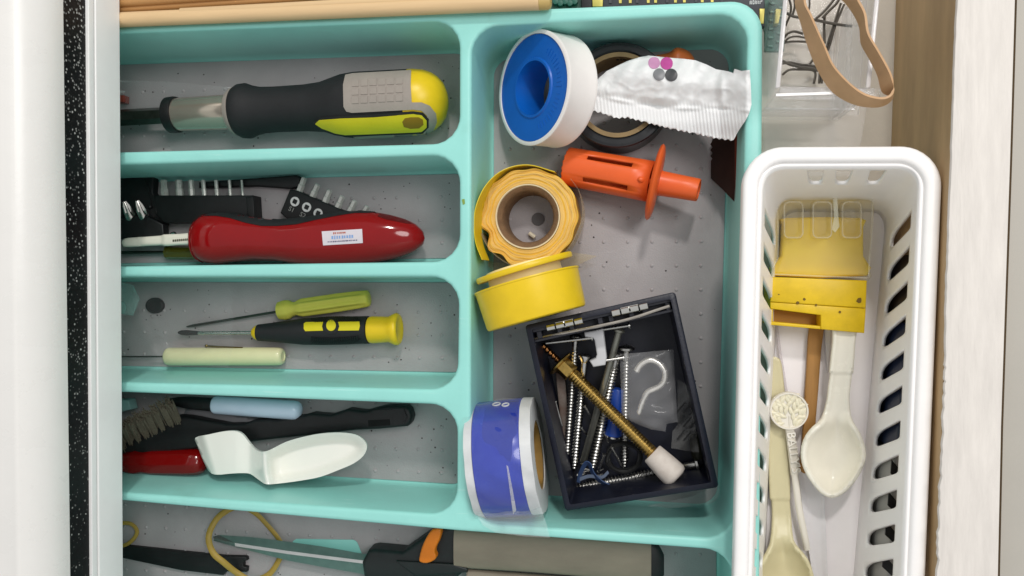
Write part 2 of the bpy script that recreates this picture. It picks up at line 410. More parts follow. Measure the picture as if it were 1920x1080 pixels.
v, e, f, *_ = delaunay_2d_cdt([p.to_2d() for p in allp], ed_, [], 0, 1e-6)
hp = [[(p.x, p.y) for p in h] for h in holes]; op = [(p.x, p.y) for p in oring[0]]
tv = [bm.verts.new((q.x, q.y, ZR)) for q in v]
for t in f:
    c = sum((v[i] for i in t), Vector((0, 0))) / len(t)
    if pip((c.x, c.y), op) and not any(pip((c.x, c.y), h) for h in hp): bm.faces.new([tv[i] for i in t])
part('tray_body', bm, teal, tray, sharp=50)
g0 = P(1132, 454, 3); gs = (P(1177, 454, 3) - g0).length
for ci, c in enumerate(comps):
    q = offs(ccw(PL(c, ZR)), DR + 1.6); bm = NB()
    pl = rnd([Vector((p.x, p.y, 0)) for p in q], 9, 6); prism(bm, pl, ZF + .2, ZF + 1.2, .5, 2)
    ins = [(p.x, p.y) for p in rnd(offs(q, 4), 7)]
    xs = [p[0] for p in ins]; ys = [p[1] for p in ins]
    for i in range(-60, 40):
        for j in range(-40, 40):
            x, y = g0.x + i * gs + (random.uniform(-.5, .5) if ci < 5 else 0), g0.y + j * gs
            if min(xs) < x < max(xs) and pip((x, y), ins):
                rev(bm, Vector((x, y, ZF + 1.1)), Vector((0, 0, 1)), [(0, 1.0), (.35, .75), (.6, .3)], 8)
    part('floor_liner', bm, liner, tray)
part('floor_window', prism(NB(), rnd(PL([(548, 1010), (668, 1012), (684, 1052), (548, 1040)], 3.3), 3, 4), 3.2, 3.6), teal, tray)
bm = NB(); prism(bm, PL([(866, 374), (871, 373), (872, 382), (868, 384)], ZR), ZR, ZR + .25); part('speck', bm, M('olive_speck', '#7f9a45', .7), tray)

bm = NB(); rk = random.Random(5)
for ci, n_ in enumerate((40, 40, 60, 60, 60, 90)):
    q = offs(ccw(PL(comps[ci], ZR)), DR + 5); ins = [(p.x, p.y) for p in q]; xs = [p[0] for p in ins]; ys = [p[1] for p in ins]; k = 0
    while k < n_:
        x, y = rk.uniform(max(min(xs), -270), max(xs)), rk.uniform(min(ys), max(ys))
        if pip((x, y), ins):
            r = rk.uniform(.15, .55); rev(bm, Vector((x, y, ZF + 1.15)), Vector((0, 0, 1)), [(0, r), (r * .6, r * .7)], 5); k += 1
o = part('crumbs', bm, M('dark_crumbs', '#4b4745', .8, 0, .3, 300), flat=True); tag(o, kind='stuff')
# ================================================================ row 1: large screwdriver
FL = 3.3                                                             # top of the grey liner
def at(px, py, z=FL): return P(px, py, z)
t = thing('screwdriver', 'large screwdriver with black rubber grip, grey pad and domed yellow end', 'screwdriver', at(640, 200))
A, B, Z = (220, 221), (840, 188.5), (15.5, 17.5)
bm = NB(); revpx(bm, A, B, Z, [(222, 36), (226, 45), (234, 50), (246, 51), (258, 46), (272, 43), (300, 42), (355, 43), (385, 46), (405, 52), (425, 58), (450, 61), (551, 61)], 44)
part('grip', bm, rubber, t)
END = [(551, 61), (560, 61), (578, 58.5), (592, 53), (603, 45), (612, 34), (618, 18), (620, 6), (620.5, .5)]
bm = NB(); revpx(bm, A, B, Z, END, 44); part('end_cap', bm, yel, t)
bm = NB(); revpx(bm, A, B, Z, [(355, 43), (385, 46), (405, 52), (425, 58), (450, 61)] + END, 44); bv = mkbvh(bm); bm.free()
bm = NB(); revpx(bm, A, B, Z, [(214, 30), (216, 40), (221, 44), (226, 46), (228, 42)], 36); part('collar', bm, greyrub, t)
bm = NB(); revpx(bm, A, B, Z, [(112, 29.5), (116, 31), (216, 32.5), (217, 31)], 40); part('ferrule', bm, M('ferrule_steel', '#b9aea1', .16, .7, .05, 60), t)
bm = NB(); revpx(bm, A, B, Z, [(97, 28), (98, 33), (108, 34), (114, 33), (115, 30)], 36); part('stop_ring', bm, black, t)
bm = NB(); revpx(bm, A, B, Z, [(-160, 15), (98, 15.5)], 6); part('shaft', bm, dsteel, t, sharp=20)
# overlays follow the grip surface
pad = [(648, 142), (662, 139), (700, 137), (771, 133), (770, 160), (772, 192), (790, 192), (805, 198), (816, 212), (818, 228), (812, 243), (795, 252), (770, 255), (700, 257), (662, 259), (664, 256), (700, 252), (785, 247), (798, 243), (803, 230), (800, 216), (790, 207), (775, 205), (660, 211), (650, 209), (645, 200), (644, 160)]
bm = NB(); sheet(bm, pad, bv, .55, 4.5, .8); pb = part('grip_pad', bm, greyrub, t, sharp=60)
bm = NB()
for i in range(6):
    for j in range(3):
        x, y = 667 + i * 16.5, 158 + j * 15 - i * .9
        sheet(bm, [(x - 6.5, y - 5.5), (x + 6.5, y - 6), (x + 6.5, y + 5.5), (x - 6.5, y + 6)], bv, .85, 7, .5)
part('pad_bumps', bm, greyrub, t, sharp=60)
bm = NB(); sheet(bm, [(588, 230), (600, 220), (640, 217), (700, 214), (775, 208.5), (793, 211), (803, 222), (803, 237), (792, 248), (775, 249), (700, 252), (648, 254), (628, 251), (600, 241)], bv, .72, 4.5, .9); part('tab_border', bm, rubber, t, sharp=50)
bm = NB(); sheet(bm, [(592, 230), (600, 224), (640, 221), (700, 219), (775, 213), (790, 215), (799, 224), (799, 236), (790, 244), (775, 245), (700, 248), (648, 250), (630, 247), (605, 238)], bv, 1.05, 4.5, 1.0); part('hang_tab', bm, yelt, t, sharp=50)
bm = NB(); sheet(bm, [(755, 226), (760, 220), (770, 218), (785, 218), (792, 222), (793, 231), (786, 237), (770, 238), (758, 235)], bv, 1.2, 4, .4); part('tab_hole_shade', bm, M('hole_shade_yellow', '#8a6a0c', .6), t, sharp=50)  # shade in the hole painted as a darker yellow skin on the tab
film_a = film('clear_film', '#ffffff', .07, .14, .35)
t = thing('plastic_sleeve', 'clear plastic sleeve with long creases behind the screwdriver shaft', 'plastic sleeve', at(300, 190))
bm = NB(); sheet(bm, [(150, 150), (300, 152), (450, 165), (445, 190), (330, 205), (150, 212)], lambda x, y, e: 6 + 2.2 * abs(math.sin((y + .03 * x) * .16)), 0, 9); part('sleeve_film', bm, film_a, t, sharp=80)
bm = NB(); prism(bm, PL([(150, 176), (231, 178), (231, 191), (150, 192)], 9), 4, 9, .5); part('tip', bm, M('dull_red', '#8a3a2c', .5), t)
# ================================================================ row 2: bit sets, red handle
bitm = M('bit_steel', '#c4c4be', .3, .35, .12, 500)
t = thing('bit_case', 'black folding bit case with seven bits in a row and two phillips bits', 'bit set', at(340, 380))
bm = NB(); prism(bm, PL([(150, 322), (280, 328), (288, 332), (286, 360), (292, 372), (310, 412), (300, 443), (150, 446)], 8), FL, 8, .8); part('case_back', bm, black, t)
bm = NB(); prism(bm, PL([(286, 366), (474, 366), (477, 414), (308, 418), (292, 400)], 13), 4, 13, .8); part('bit_holder', bm, black, t)
bm = NB(); prism(bm, PL([(461, 369), (475, 369), (477, 412), (464, 413)], 14.2), 12.8, 14.2, .5); part('holder_end', bm, black, t)
bm = NB(); prism(bm, PL([(222, 411), (270, 402), (305, 420), (307, 444), (222, 448)], 13), 8, 13, .8); part('bit_holder', bm, black, t)
bm = NB(); prism(bm, PL([(372, 341), (500, 332), (555, 328), (563, 333), (561, 350), (545, 354), (480, 349), (372, 352)], 8), 4, 8, 1); part('hinge_arm', bm, black, t)
bm = NB(); tube(bm, PL([(272, 338), (281, 360), (284, 385)], 8.6), .5, 6); rev(bm, P(283, 388, 8), Vector((0, 0, 1)), [(0, 1.2), (1.5, 1), (2, .4)], 10); part('hinge_pin', bm, black, t)
for x, wd, c in ((308, 13.6, 6), (336, 14, 12), (359, 11, 8), (382, 9, 10), (406, 8, 10), (431, 6.5, 8), (454, 5, 8)):
    bm = NB(); revpx(bm, (x + 1.5, 368), (x - 1, 337), 9.5, [(0, wd * .5), (14, wd * .5), (15, wd * .42), (30, wd * .44), (31, wd * .3)], c); part('bit', bm, bitm, t, sharp=25)
for x, y in ((240, 396), (264, 394)):
    a = P(x + 9, y + 20, 10); b = P(x - 7, y - 18, 15); n = (b - a).length
    bm = NB(); u, v2 = frame(b - a); ax = (b - a).normalized(); rings = []
    for q, r_ in ((0, 2.5), (.3, 2.5), (.5, 2.3), (.8, 1.7), (1, .9)):
        cut = 0 if q < .35 else .45
        rings.append([a + ax * n * q + (u * math.cos(k * math.pi / 12) + v2 * math.sin(k * math.pi / 12)) * r_ * (1 - cut * max(0, math.cos(k * math.pi / 12 * 4 + .9))) for k in range(24)])
    loft(bm, rings, True, True, True)
    part('phillips_bit', bm, M('bright_steel', '#d6d3cc', .25, 1, .1, 400), t, sharp=25)
t = thing('bit_holder_strip', 'black bit strip with white ringed square symbols marked S1 and S2', 'bit set', at(600, 385))
bm = NB(); prism(bm, PL([(543, 355), (556, 357), (640, 393), (700, 405), (690, 440), (560, 418), (538, 411), (525, 399)], 11), FL, 11, .7); part('strip_body', bm, black, t)
wprint = M('white_print', '#cfd1cf', .6)
for i, (x, y) in enumerate(((553, 378), (575, 388.5), (596.5, 400))):
    bm = NB(); c = P(x, y, 11.1); s = S(x, y, 11); o1 = [c + Vector((math.cos(k * math.pi / 14), math.sin(k * math.pi / 14), 0)) * 9 * s for k in range(28)]
    def sqp(k):
        a = k * math.pi / 14; r = 4.6 / max(abs(math.cos(a + .45)), abs(math.sin(a + .45))); return c + Vector((math.cos(a), math.sin(a), 0)) * r * s * .95
    i1 = [sqp(k) for k in range(28)]; up = Vector((0, 0, .12)); loft(bm, [o1, [p + up for p in o1], [p + up for p in i1], i1], True, loop=True)
    part('square_symbol', bm, wprint, t)
dimp = M('grey_print', '#8f918d', .6)
for x, y, tx in ((546.5, 393), (567.5, 403.5)) and ((546.5, 393, 'S1'), (567.5, 403.5, 'S2')):
    bm = NB(); textbm(bm, tx, P(x, y, 11.15), screendir(.88, .45), 3.3, .05); part('lettering', bm, dimp, t)
for (bx, by), (tx, ty) in (((561, 360), (570.5, 334)), ((584.5, 372), (596, 346)), ((608, 383), (618.5, 356)), ((631, 394), (642.5, 367)), ((653, 402), (665.5, 377)), ((675, 412), (688, 389))):
    bm = NB(); revpx(bm, (bx, by), (tx, ty), 8, [(0, 6.4), (14, 6.4), (15, 5.4), (27, 5.4), (29, 4.2)], 6); part('bit', bm, bitm, t, sharp=20)
t = thing('multi_handle', 'glossy red driver handle with dark grip strip and small white sticker', 'screwdriver handle', at(580, 450))
tops = [(359, 449), (361, 434), (366, 421), (375, 410), (388, 402), (410, 399), (440, 401), (480, 408), (520, 412), (555, 410), (590, 405), (630, 399), (665, 395), (700, 397), (735, 403), (765, 412), (783, 422), (793, 434), (796.5, 447)]
bots = [(359, 449), (361, 464), (366, 477), (375, 487), (388, 493), (410, 495.5), (440, 491), (480, 487), (520, 489), (555, 495), (590, 499), (630, 500), (665, 498), (700, 494), (735, 487), (765, 478), (783, 469), (793, 458), (796.5, 447)]
xs = [359.3, 360.5, 363, 367, 372, 379, 388, 400, 412, 426, 440, 460, 480, 500, 520, 540, 560, 580, 600, 625, 650, 675, 700, 720, 740, 755, 770, 780, 788, 793, 795.5, 796.4]
bm = NB(); spine(bm, tops, bots, xs, 15.5, .95, 12, 32, .88); bv = mkbvh(bm)
redm = M('glossy_red', '#8a060a', .12, 0, .06, 60, coat=.4, spec=.3); part('handle_body', bm, redm, t, sharp=60)
bm = NB(); sheet(bm, [(383, 405), (400, 399), (440, 401), (480, 408), (520, 412), (555, 410), (590, 405), (630, 399), (665, 395), (706, 398), (690, 399.5), (665, 399.5), (630, 405), (590, 413), (555, 421), (520, 424), (490, 424), (460, 418), (430, 409), (405, 405)], bv, .35, 4, .7); part('grip_strip', bm, rubber, t, sharp=60)
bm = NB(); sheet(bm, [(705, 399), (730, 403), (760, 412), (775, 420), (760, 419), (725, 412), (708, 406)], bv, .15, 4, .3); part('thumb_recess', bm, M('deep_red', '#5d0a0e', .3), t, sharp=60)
bm = NB()
for xx in (372, 378): revpx(bm, (xx, 450), (xx + 2.6, 450), 15.5, [(0, interp([(366, 30), (372, 38), (380, 42.5)], xx)), (1.2, interp([(366, 30), (372, 38), (380, 42.5)], xx) + 1.2), (2.5, interp([(366, 30), (372, 38), (380, 42.5)], xx + 2))], 30, (1, .93))
part('end_rings', bm, redm, t)
bm = NB(); sheet(bm, [(603.5, 434), (679, 429.5), (680.5, 455.5), (606, 460)], bv, .2, 4, .25); st = part('sticker', bm, M('sticker_paper', '#d9cfd6', .35, 0, .03, 60), t, sharp=70)
def strokes(bm, x0, y0, x1, y1, h, n, bvh):                          # illegible small print: broken strokes
    for i in range(n):
        a = i / n; x = lerp(x0, x1, a) + random.uniform(-.3, .3); y = lerp(y0, y1, a); ww = (x1 - x0) / n * random.uniform(.5, .8); hh = h * random.uniform(.65, 1)
        sheet(bm, [(x, y - hh / 2), (x + ww, y - hh / 2), (x + ww, y + hh / 2), (x, y + hh / 2)], bvh, .32, 6)
for nm, co, ar in (('red_print', '#b4553a', (625, 437.5, 649, 436, 4, 7)), ('blue_print', '#7f9fd0', (622, 445.5, 664, 443, 7, 9)), ('dark_print', '#4a4468', (615, 453.5, 671, 450, 2.6, 17))):
    bm = NB(); strokes(bm, *ar, bv); part(nm, bm, M(nm + '_ink', co, .5), st)
t = thing('plastic_lever', 'slim white plastic lever lying across the end of the black bit case', 'plastic lever', at(290, 452))
bm = NB(); sheet(bm, cat2([(228, 456), (231, 449), (240, 446), (270, 444), (302, 441.5), (307, 439.5), (335, 438.5), (366, 438), (366, 456), (335, 459), (308, 461), (303, 459.5), (270, 461), (240, 463), (231, 462)], 2), lambda x, y, e: 15.3 + (.9 if x > 304 else 0) + min(e, 3) * .25, 0, 4, 2.5); part('lever_body', bm, offw, t, sharp=60)
bm = NB()
for i in range(9): x = 324 + i * 3.9; y = 451.5 - i * .33; prism(bm, PL([(x, y - 2.2), (x + 2.6, y - 2.3), (x + 2.6, y + 1.8), (x, y + 1.9)], 17), 16.5, 17.2)
part('stamped_mark', bm, M('dark_mark', '#4a4836', .6), t)
bm = NB(); rev(bm, P(326, 440, 14), Vector((0, 0, 1)), [(0, 1.6), (1.4, 1.3), (2.2, .4)], 12); part('rivet', bm, chrome, t)
olive = M('clear_olive', '#6b6a1c', .15, 0, .05, 60, trans=.6)
t = thing('small_screwdriver', 'olive translucent screwdriver handle tucked under the red handle', 'screwdriver', at(345, 474))
bm = NB(); revpx(bm, (310, 473), (400, 474), 8, [(0, 8), (3, 13), (90, 13)], 8); part('handle', bm, olive, t)
bm = NB(); revpx(bm, (150, 474), (312, 473), 8, [(0, 3.2), (162, 3.2)], 8); part('shaft', bm, dsteel, t)
# ================================================================ row 3
ytr = M('clear_yellow', '#d6d45c', .1, 0, .06, 60, trans=.25, ior=1.3)
t = thing('clear_screwdriver', 'small screwdriver with fluted translucent yellow handle and thin shaft', 'screwdriver', at(600, 572))
A, B, Z = (522, 583), (693, 559), (8.2, 8.2)
a, b = P(*A, 8.2), P(*B, 8.2); L0 = (b - a).length; s0 = S(600, 570, 8); u, v2 = frame(b - a); rings = []; dirn = (b - a).normalized()
for tt, r, fl in ((0, 12, 0), (2, 17, .1), (14, 19.5, .2), (22, 18.5, .2), (28, 14, .1), (34, 13, 0), (40, 16, .5), (48, 18.5, 1), (120, 18.5, 1), (152, 17.8, 1), (160, 17, .6), (168, 16, .1), (171, 14.5, 0), (172.5, 10, 0)):
    rings.append([a + dirn * (tt / 172.5 * L0) + (u * math.cos(k * math.pi / 24) + v2 * math.sin(k * math.pi / 24)) * r * s0 * (1 - fl * .2 * (1 + math.cos(k * math.pi / 24 * 8)) / 2) for k in range(48)])
bm = NB(); loft(bm, rings, True, True, True); part('handle', bm, ytr, t, sharp=50)
bm = NB(); revpx(bm, (350, 612.5), (540, 581), (5, 8.2), [(0, 1.2), (12, 2.6), (190, 2.4)], 8); part('shaft', bm, dsteel, t)
t = thing('precision_screwdriver', 'black precision screwdriver with yellow inlays and yellow swivel cap', 'screwdriver', at(620, 622))
A, B, Z = (475, 624), (750, 617), (10.5, 10.5)
bm = NB(); revpx(bm, A, B, Z, [(-1, 8), (3, 12), (9, 15), (10, 13)], 24); part('nose', bm, yel, t)
bm = NB(); revpx(bm, A, B, Z, [(8, 12), (9.5, 15.5), (30, 17.5), (70, 22), (95, 25), (130, 26.5), (175, 26.5), (200, 26), (216, 26), (217.5, 22)], 36); bv = mkbvh(bm); part('barrel', bm, rubber, t)
bm = NB(); revpx(bm, A, B, Z, [(217, 20), (218, 24), (224, 25.5), (245, 24.5), (254, 24), (260, 27), (266, 30), (271, 30), (274, 27), (274.5, 23), (272.5, 20), (272, .5)], 36); part('swivel_cap', bm, yel, t, sharp=45)
for ol in ([(570, 607), (574, 604.5), (606, 604), (604, 612), (606, 620), (573, 621), (570, 617)], [(634, 604), (674, 603.5), (675, 611), (673, 619.5), (634, 620), (636.5, 612)]):
    bm = NB(); sheet(bm, ol, bv, .3, 4, .5); part('inlay', bm, yelt, t, sharp=60)
bm = NB(); sheet(bm, cat2([(621 + 15 * math.cos(k), 611.5 + 15 * math.sin(k)) for k in [i * math.pi / 5 for i in range(10)]], 2), bv, .4, 4, .6); part('clip_boss', bm, rubber, t, sharp=60)
bm = NB(); sheet(bm, cat2([(621.5 + 9 * math.cos(k), 611 + 9.5 * math.sin(k)) for k in [i * math.pi / 5 for i in range(10)]], 2), bv, .7, 4, .5); part('button', bm, yelt, t, sharp=60)
for yy, dd in ((595.5, -1), (634, 1), (645, 1)):
    bm = NB()
    for i in range(22):
        x = 583 + i * 4.1; y = yy - (x - 583) * .02 + (2.5 * math.sin((x - 583) / 88 * math.pi) * dd)
        sheet(bm, [(x, y - 3), (x + 2.2, y - 3), (x + 2.2, y + 3), (x, y + 3)], bv, .8, 8, .8)
    part('grip_ribs', bm, black, t, sharp=60)
bm = NB(); revpx(bm, (372, 624.5), (480, 624), 10.5, [(0, 3.4), (108, 3.4)], 10); part('shaft', bm, steel, t)
bm = NB(); revpx(bm, (334, 623.5), (376, 624.5), 10.5, [(0, 2), (6, 4.5), (16, 5.2), (34, 4), (42, 3.4)], 10, (1, .7)); part('tip', bm, black, t)
t = thing('awl', 'cream round handled awl with thin wire shaft and little metal clip', 'awl', at(420, 668))
A, B = (312, 668.5), (531, 668)
bm = NB(); revpx(bm, A, B, 8, [(0, 13), (2, 15.5), (6, 16.8), (209, 17), (215, 16), (218.5, 13.5), (219, 9), (217.5, 8), (217, .5)], 32); part('handle', bm, M('pale_cream', '#d9d6a8', .35, 0, .03, 70, coat=.2), t, sharp=50)
bm = NB(); revpx(bm, (150, 669), (314, 668.5), 8, [(0, 1.6), (164, 1.6)], 8); part('shaft', bm, dsteel, t)
bm = NB(); tube(bm, PL([(388, 649), (410, 650.5), (455, 652.5)], 9), .55, 6, fl=(1, 1)); rev(bm, P(387, 648.5, 9), Vector((0, 0, 1)), [(-.8, .3), (-.4, .8), (.4, .8), (.8, .3)], 10); part('clip', bm, M('old_brass', '#7c6a3c', .35, 1), t)
o = part('button_disc', prism(NB(), [P(289, 573, 5) + Vector((math.cos(k * .2618) * 5, math.sin(k * .2618) * 4.1, 0)) for k in range(24)], FL, 5.4, .7), black); tag(o, 'small round black disc lying inside the clear bag', 'disc')
t = thing('clear_bag', 'crumpled clear plastic bag spread over the left end of its compartment', 'plastic bag', at(320, 600))
bm = NB(); sheet(bm, [(150, 522), (250, 519), (290, 527), (350, 524), (400, 533), (430, 531), (438, 548), (434, 575), (438, 600), (433, 625), (440, 645), (432, 668), (428, 690), (380, 684), (300, 690), (150, 686)], lambda x, y, e: 15.5 - 2 * sstep(300, 430, x) + 9 * math.exp(-((x - .42 * (y - 520) - 236) / 14) ** 2) + 1.2 * math.sin(x * .05 + y * .03) * math.sin(y * .045), 0, 7); part('bag_film', bm, film('bag_film', '#ffffff', .03, .1, .22), t, sharp=80)
bm = NB(); sheet(bm, [(150, 525), (222, 527), (250, 535), (262, 560), (250, 592), (222, 588), (150, 592)], lambda x, y, e: 17.5 + 1.5 * math.sin(x * .11) * math.sin(y * .09), 0, 7); part('fold', bm, film('teal_highlight_film', '#9fd0c8', .35, .1, .3), t, sharp=80)  # teal highlight on the bag, put into the colour of a film sheet
# ================================================================ row 4
t = thing('wire_brush', 'black handled wire brush with wavy grip and grey brown bristles', 'wire brush', at(560, 800))
top = [(150, 830), (222, 812), (262, 800), (328, 780), (352, 782), (382, 788), (426, 796), (455, 795), (477, 787), (500, 786), (521, 787), (545, 782), (565, 780), (583, 775), (600, 777), (619, 778), (638, 772), (652, 767), (670, 770), (685, 771), (706, 765), (725, 761), (761, 761.5), (768, 768), (772, 782), (769, 793), (763, 800), (710, 805), (667, 807), (565, 818), (492, 826), (400, 838), (300, 850), (222, 858), (150, 862)]
bm = NB(); prism(bm, PL(top, 14), 7, 14, 1.6); bv = mkbvh(bm); part('handle', bm, black, t)
bm = NB(); sheet(bm, [(690, 788), (731, 786), (732, 797), (691, 800)], bv, .12, 6, .2); part('hang_hole_shade', bm, M('pitch_black', '#040404', .9), t)  # dark of the hole painted as a black skin; handle is not cut
bm = NB(); sheet(bm, [(700, 770), (757, 766), (764, 782), (757, 794), (738, 797), (738, 782), (700, 785)], bv, .8, 6, .9); part('end_plate', bm, black, t)
brist = M('bristle_brown', '#70695a', .55, .25, .3, 900)
for r_ in range(2):
    for i in range(9):
        bx, by = 336 - i * 15 - r_ * 5, 792 + i * 7.0 - r_ * 7; bm = NB()
        for k in range(40):
            ox, oy = random.gauss(0, 3.0), random.gauss(0, 3.0)
            p0 = P(bx + ox, by + oy, 13); p1 = P(bx - 16 + ox * 1.25, by - 34 + oy * 1.25, 24 + random.uniform(-1, 1)); tube(bm, [p0, (p0 + p1) / 2 + Vector((random.uniform(-.4, .4), .4, .3)), p1], .28, 4)
        part('bristle_tuft', bm, brist, t)
t = thing('marker', 'round tube with glossy pale blue cap and black end', 'marker pen', at(480, 766))
bm = NB(); revpx(bm, (401, 759), (565, 770), 12, [(0, 14.5), (1.5, 16), (5, 17), (150, 18), (157, 17), (162, 13), (164.5, 6), (164.6, .5)], 32); part('cap', bm, M('pale_blue', '#cbdff2', .2, 0, .03, 60, coat=.4), t, sharp=50)
bm = NB(); revpx(bm, (318, 752), (403, 759), 12, [(0, 5), (15, 9), (40, 12), (85, 13)], 20); part('barrel', bm, black, t)
o = part('plastic_spatula', sheet(NB(), cat2([(345, 777), (355, 764), (370, 759), (400, 764), (440, 776), (480, 783), (520, 788), (500, 800), (450, 801), (420, 797), (380, 786)], 2), lambda x, y, e: 6 + min(e, 4) * .3, 0, 5, 2), M('grey_plastic', '#77777a', .35, 0, .05, 60)); tag(o, 'smooth grey plastic spatula end between the blue cap and wire brush', 'spatula')
o = part('teal_tab', prism(NB(), PL([(150, 751), (240, 750), (245, 768), (222, 774), (150, 778)], 16), 10, 16, .6), M('pale_teal', '#8fb8b4', .4)); tag(o, 'pale teal tab peeking out behind the brush bristles', 'tab')
t = thing('red_screwdriver', 'translucent red screwdriver handle under the white plastic piece', 'screwdriver', at(305, 866))
bm = NB(); revpx(bm, (150, 866), (386, 866), 12, [(0, 14), (70, 15), (95, 23), (108, 25), (122, 22), (140, 25), (205, 25.5), (222, 24), (231, 20), (235, 12), (236, .5)], 8); part('handle', bm, M('clear_red', '#8c0808', .14, 0, .05, 60, trans=.35), t, sharp=30, bevel=.6)
wp = cat2([(366, 821), (390, 815), (419, 809), (440, 808), (454, 814), (467, 830), (478, 842), (492, 847), (507, 843), (535, 829), (565, 820), (601, 813), (638, 811), (667, 815), (683, 826), (688, 839), (681, 855), (663, 869), (638, 880), (601, 894), (565, 901), (528, 906), (500, 908), (487, 901), (470, 889), (455, 887), (433, 888), (407, 890), (393, 885), (382, 866), (371, 838)], 3)
def wz(x, y, e):
    bowl = 24 - 6.5 * sstep(1.5, 22, e) * sstep(490, 530, x) + .7 * (1 - sstep(0, 4, e)) * (x > 480)
    fold = 6 * math.exp(-((x - 497 - (y - 860) * .12) / 11) ** 2)
    left = -3.5 * sstep(492, 465, x) + 2.0 * sstep(470, 440, x)
    lip = -4.5 * sstep(395, 372, x - (y - 850) * .3)
    return bowl + fold + left + lip
o = part('broken_spoon', sheet(NB(), wp, wz, 0, 4, 1.6), M('mint_white', '#edece4', .2, 0, .02, 50, coat=.4), sharp=70); tag(o, 'glossy white plastic spoon end with a bent snapped off handle', 'spoon')
# ================================================================ row 5
t = thing('rubber_band', 'tan yellow rubber band looped round the shear blade tip', 'rubber band', at(460, 1020))
pts = [(420, 961, 8), (402, 979, 9), (391, 1008, 13), (400, 1037, 13), (419, 1054, 12), (444, 1074, 8), (472, 1088, 7), (503, 1078, 6), (522, 1052, 5), (529, 1030, 5), (523, 1011, 5), (497, 980, 5), (478, 962, 6), (450, 950, 7)]
bandm = M('yellow_rubber', '#a3873a', .5, 0, .08, 200)
bm = NB(); tube(bm, cat([P(*p) for p in pts], 4, True), 1.0, 8, True, fl=(1.5, .7)); part('band', bm, bandm, t)
o = part('rubber_band', tube(NB(), cat([P(*p) for p in ((180, 990, 7), (222, 982, 7), (245, 982, 7), (257, 996, 6), (248, 1013, 6), (228, 1024, 6), (180, 1030, 6))], 4), .8, 8, fl=(1.3, .8)), bandm); tag(o, 'tan rubber band end curling out from under the white rail', 'rubber band')
o = part('plastic_strip', prism(NB(), PL([(150, 1016), (247, 1025), (340, 1035), (419, 1043), (461, 1044), (463, 1051), (456, 1053), (456, 1062), (463, 1064), (462, 1073), (424, 1072), (418, 1079), (340, 1070), (226, 1046), (150, 1036)], 6), FL, 6, .6), black); tag(o, 'flat black plastic strip with notched end beside the rubber band', 'strip')
t = thing('garden_shears', 'hand shears with long steel blade, orange catch and taupe grips', 'shears', at(800, 1045))
bl = M('shear_blade', '#8f9592', .32, .75, .1, 200)
L1 = [(399, 1006), (411, 1003), (470, 1007), (528, 1014), (600, 1024), (690, 1040)]; Rg = [(401, 1010), (440, 1018), (480, 1024), (540, 1033), (610, 1042), (690, 1052)]; L2 = [(401, 1014), (430, 1022), (470, 1033), (540, 1051), (610, 1064), (690, 1078)]
bm = NB(); rings = [[P(a[0], a[1], 9), P(c[0], c[1], 12), P(b_[0], b_[1], 9.5), P(c[0], c[1], 8)] for a, c, b_ in zip(L1, Rg, L2)]; loft(bm, rings, True, True, True); part('blade', bm, bl, t, sharp=12)
bm = NB(); rings = [[P(a[0], a[1], 12.2), P(a[0] + 1, a[1] + 6, 12.8), P(a[0] + 1, a[1] + 6, 11.6), P(a[0], a[1], 11.4)] for a in Rg[1:]]; loft(bm, rings, True, True, True); part('ground_edge', bm, M('bright_blade', '#d8d8d6', .3, 1, .05), t)
gr = M('dark_green_black', '#1a2020', .45, 0, .2, 150)
bm = NB(); prism(bm, PL([(689, 1033), (700, 1031), (754, 1036), (792, 1009), (830, 988), (870, 990), (862, 1040), (870, 1072), (840, 1100), (700, 1110), (682, 1090), (677, 1056)], 16), 5, 16, 2.5); part('pivot_block', bm, gr, t)
bm = NB(); prism(bm, PL([(742, 1052), (850, 1058), (876, 1066), (876, 1074), (780, 1082)], 17.5), 15, 17.5, .8); part('pivot_rib', bm, gr, t)
org = M('orange_plastic', '#e07a14', .4, 0, .06, 80)
bm = NB(); prism(bm, cat2([(811, 993), (827, 993), (823, 1014), (817, 1026), (815, 1036), (818, 1043), (814, 1051), (800, 1057), (788, 1055), (785, 1049), (790, 1028), (799, 1008)], 2) and PL(cat2([(811, 993), (827, 993), (823, 1014), (817, 1026), (815, 1036), (818, 1043), (814, 1051), (800, 1057), (788, 1055), (785, 1049), (790, 1028), (799, 1008)], 2), 20), 15, 20, 1); part('catch', bm, org, t)
taupe = M('taupe_grip', '#8b8070', .6, 0, .12, 90, .15, 700, stretch=(.4, 1, 1))
bm = NB(); spine(bm, [(853, 990), (1000, 1000), (1222, 1014)], [(853, 1063), (870, 1064), (1000, 1072), (1222, 1090)], [853, 856, 870, 1000, 1210, 1220, 1222], 15, .35, 9, 24, .7); part('upper_grip', bm, taupe, t, sharp=50)
bm = NB(); spine(bm, [(876, 1066), (1000, 1076), (1222, 1092)], [(876, 1110), (1000, 1140), (1222, 1160)], [876, 900, 1000, 1215, 1222], 12, .4, 8, 20, .8); part('lower_grip', bm, taupe, t, sharp=50)
bm = NB(); spine(bm, [(1221, 1012), (1235, 1020), (1245, 1040)], [(1221, 1094), (1235, 1090), (1245, 1078)], [1221, 1224, 1234, 1241, 1245], 15, .35, 9.6, 24, .7); part('end_cap', bm, black, t)
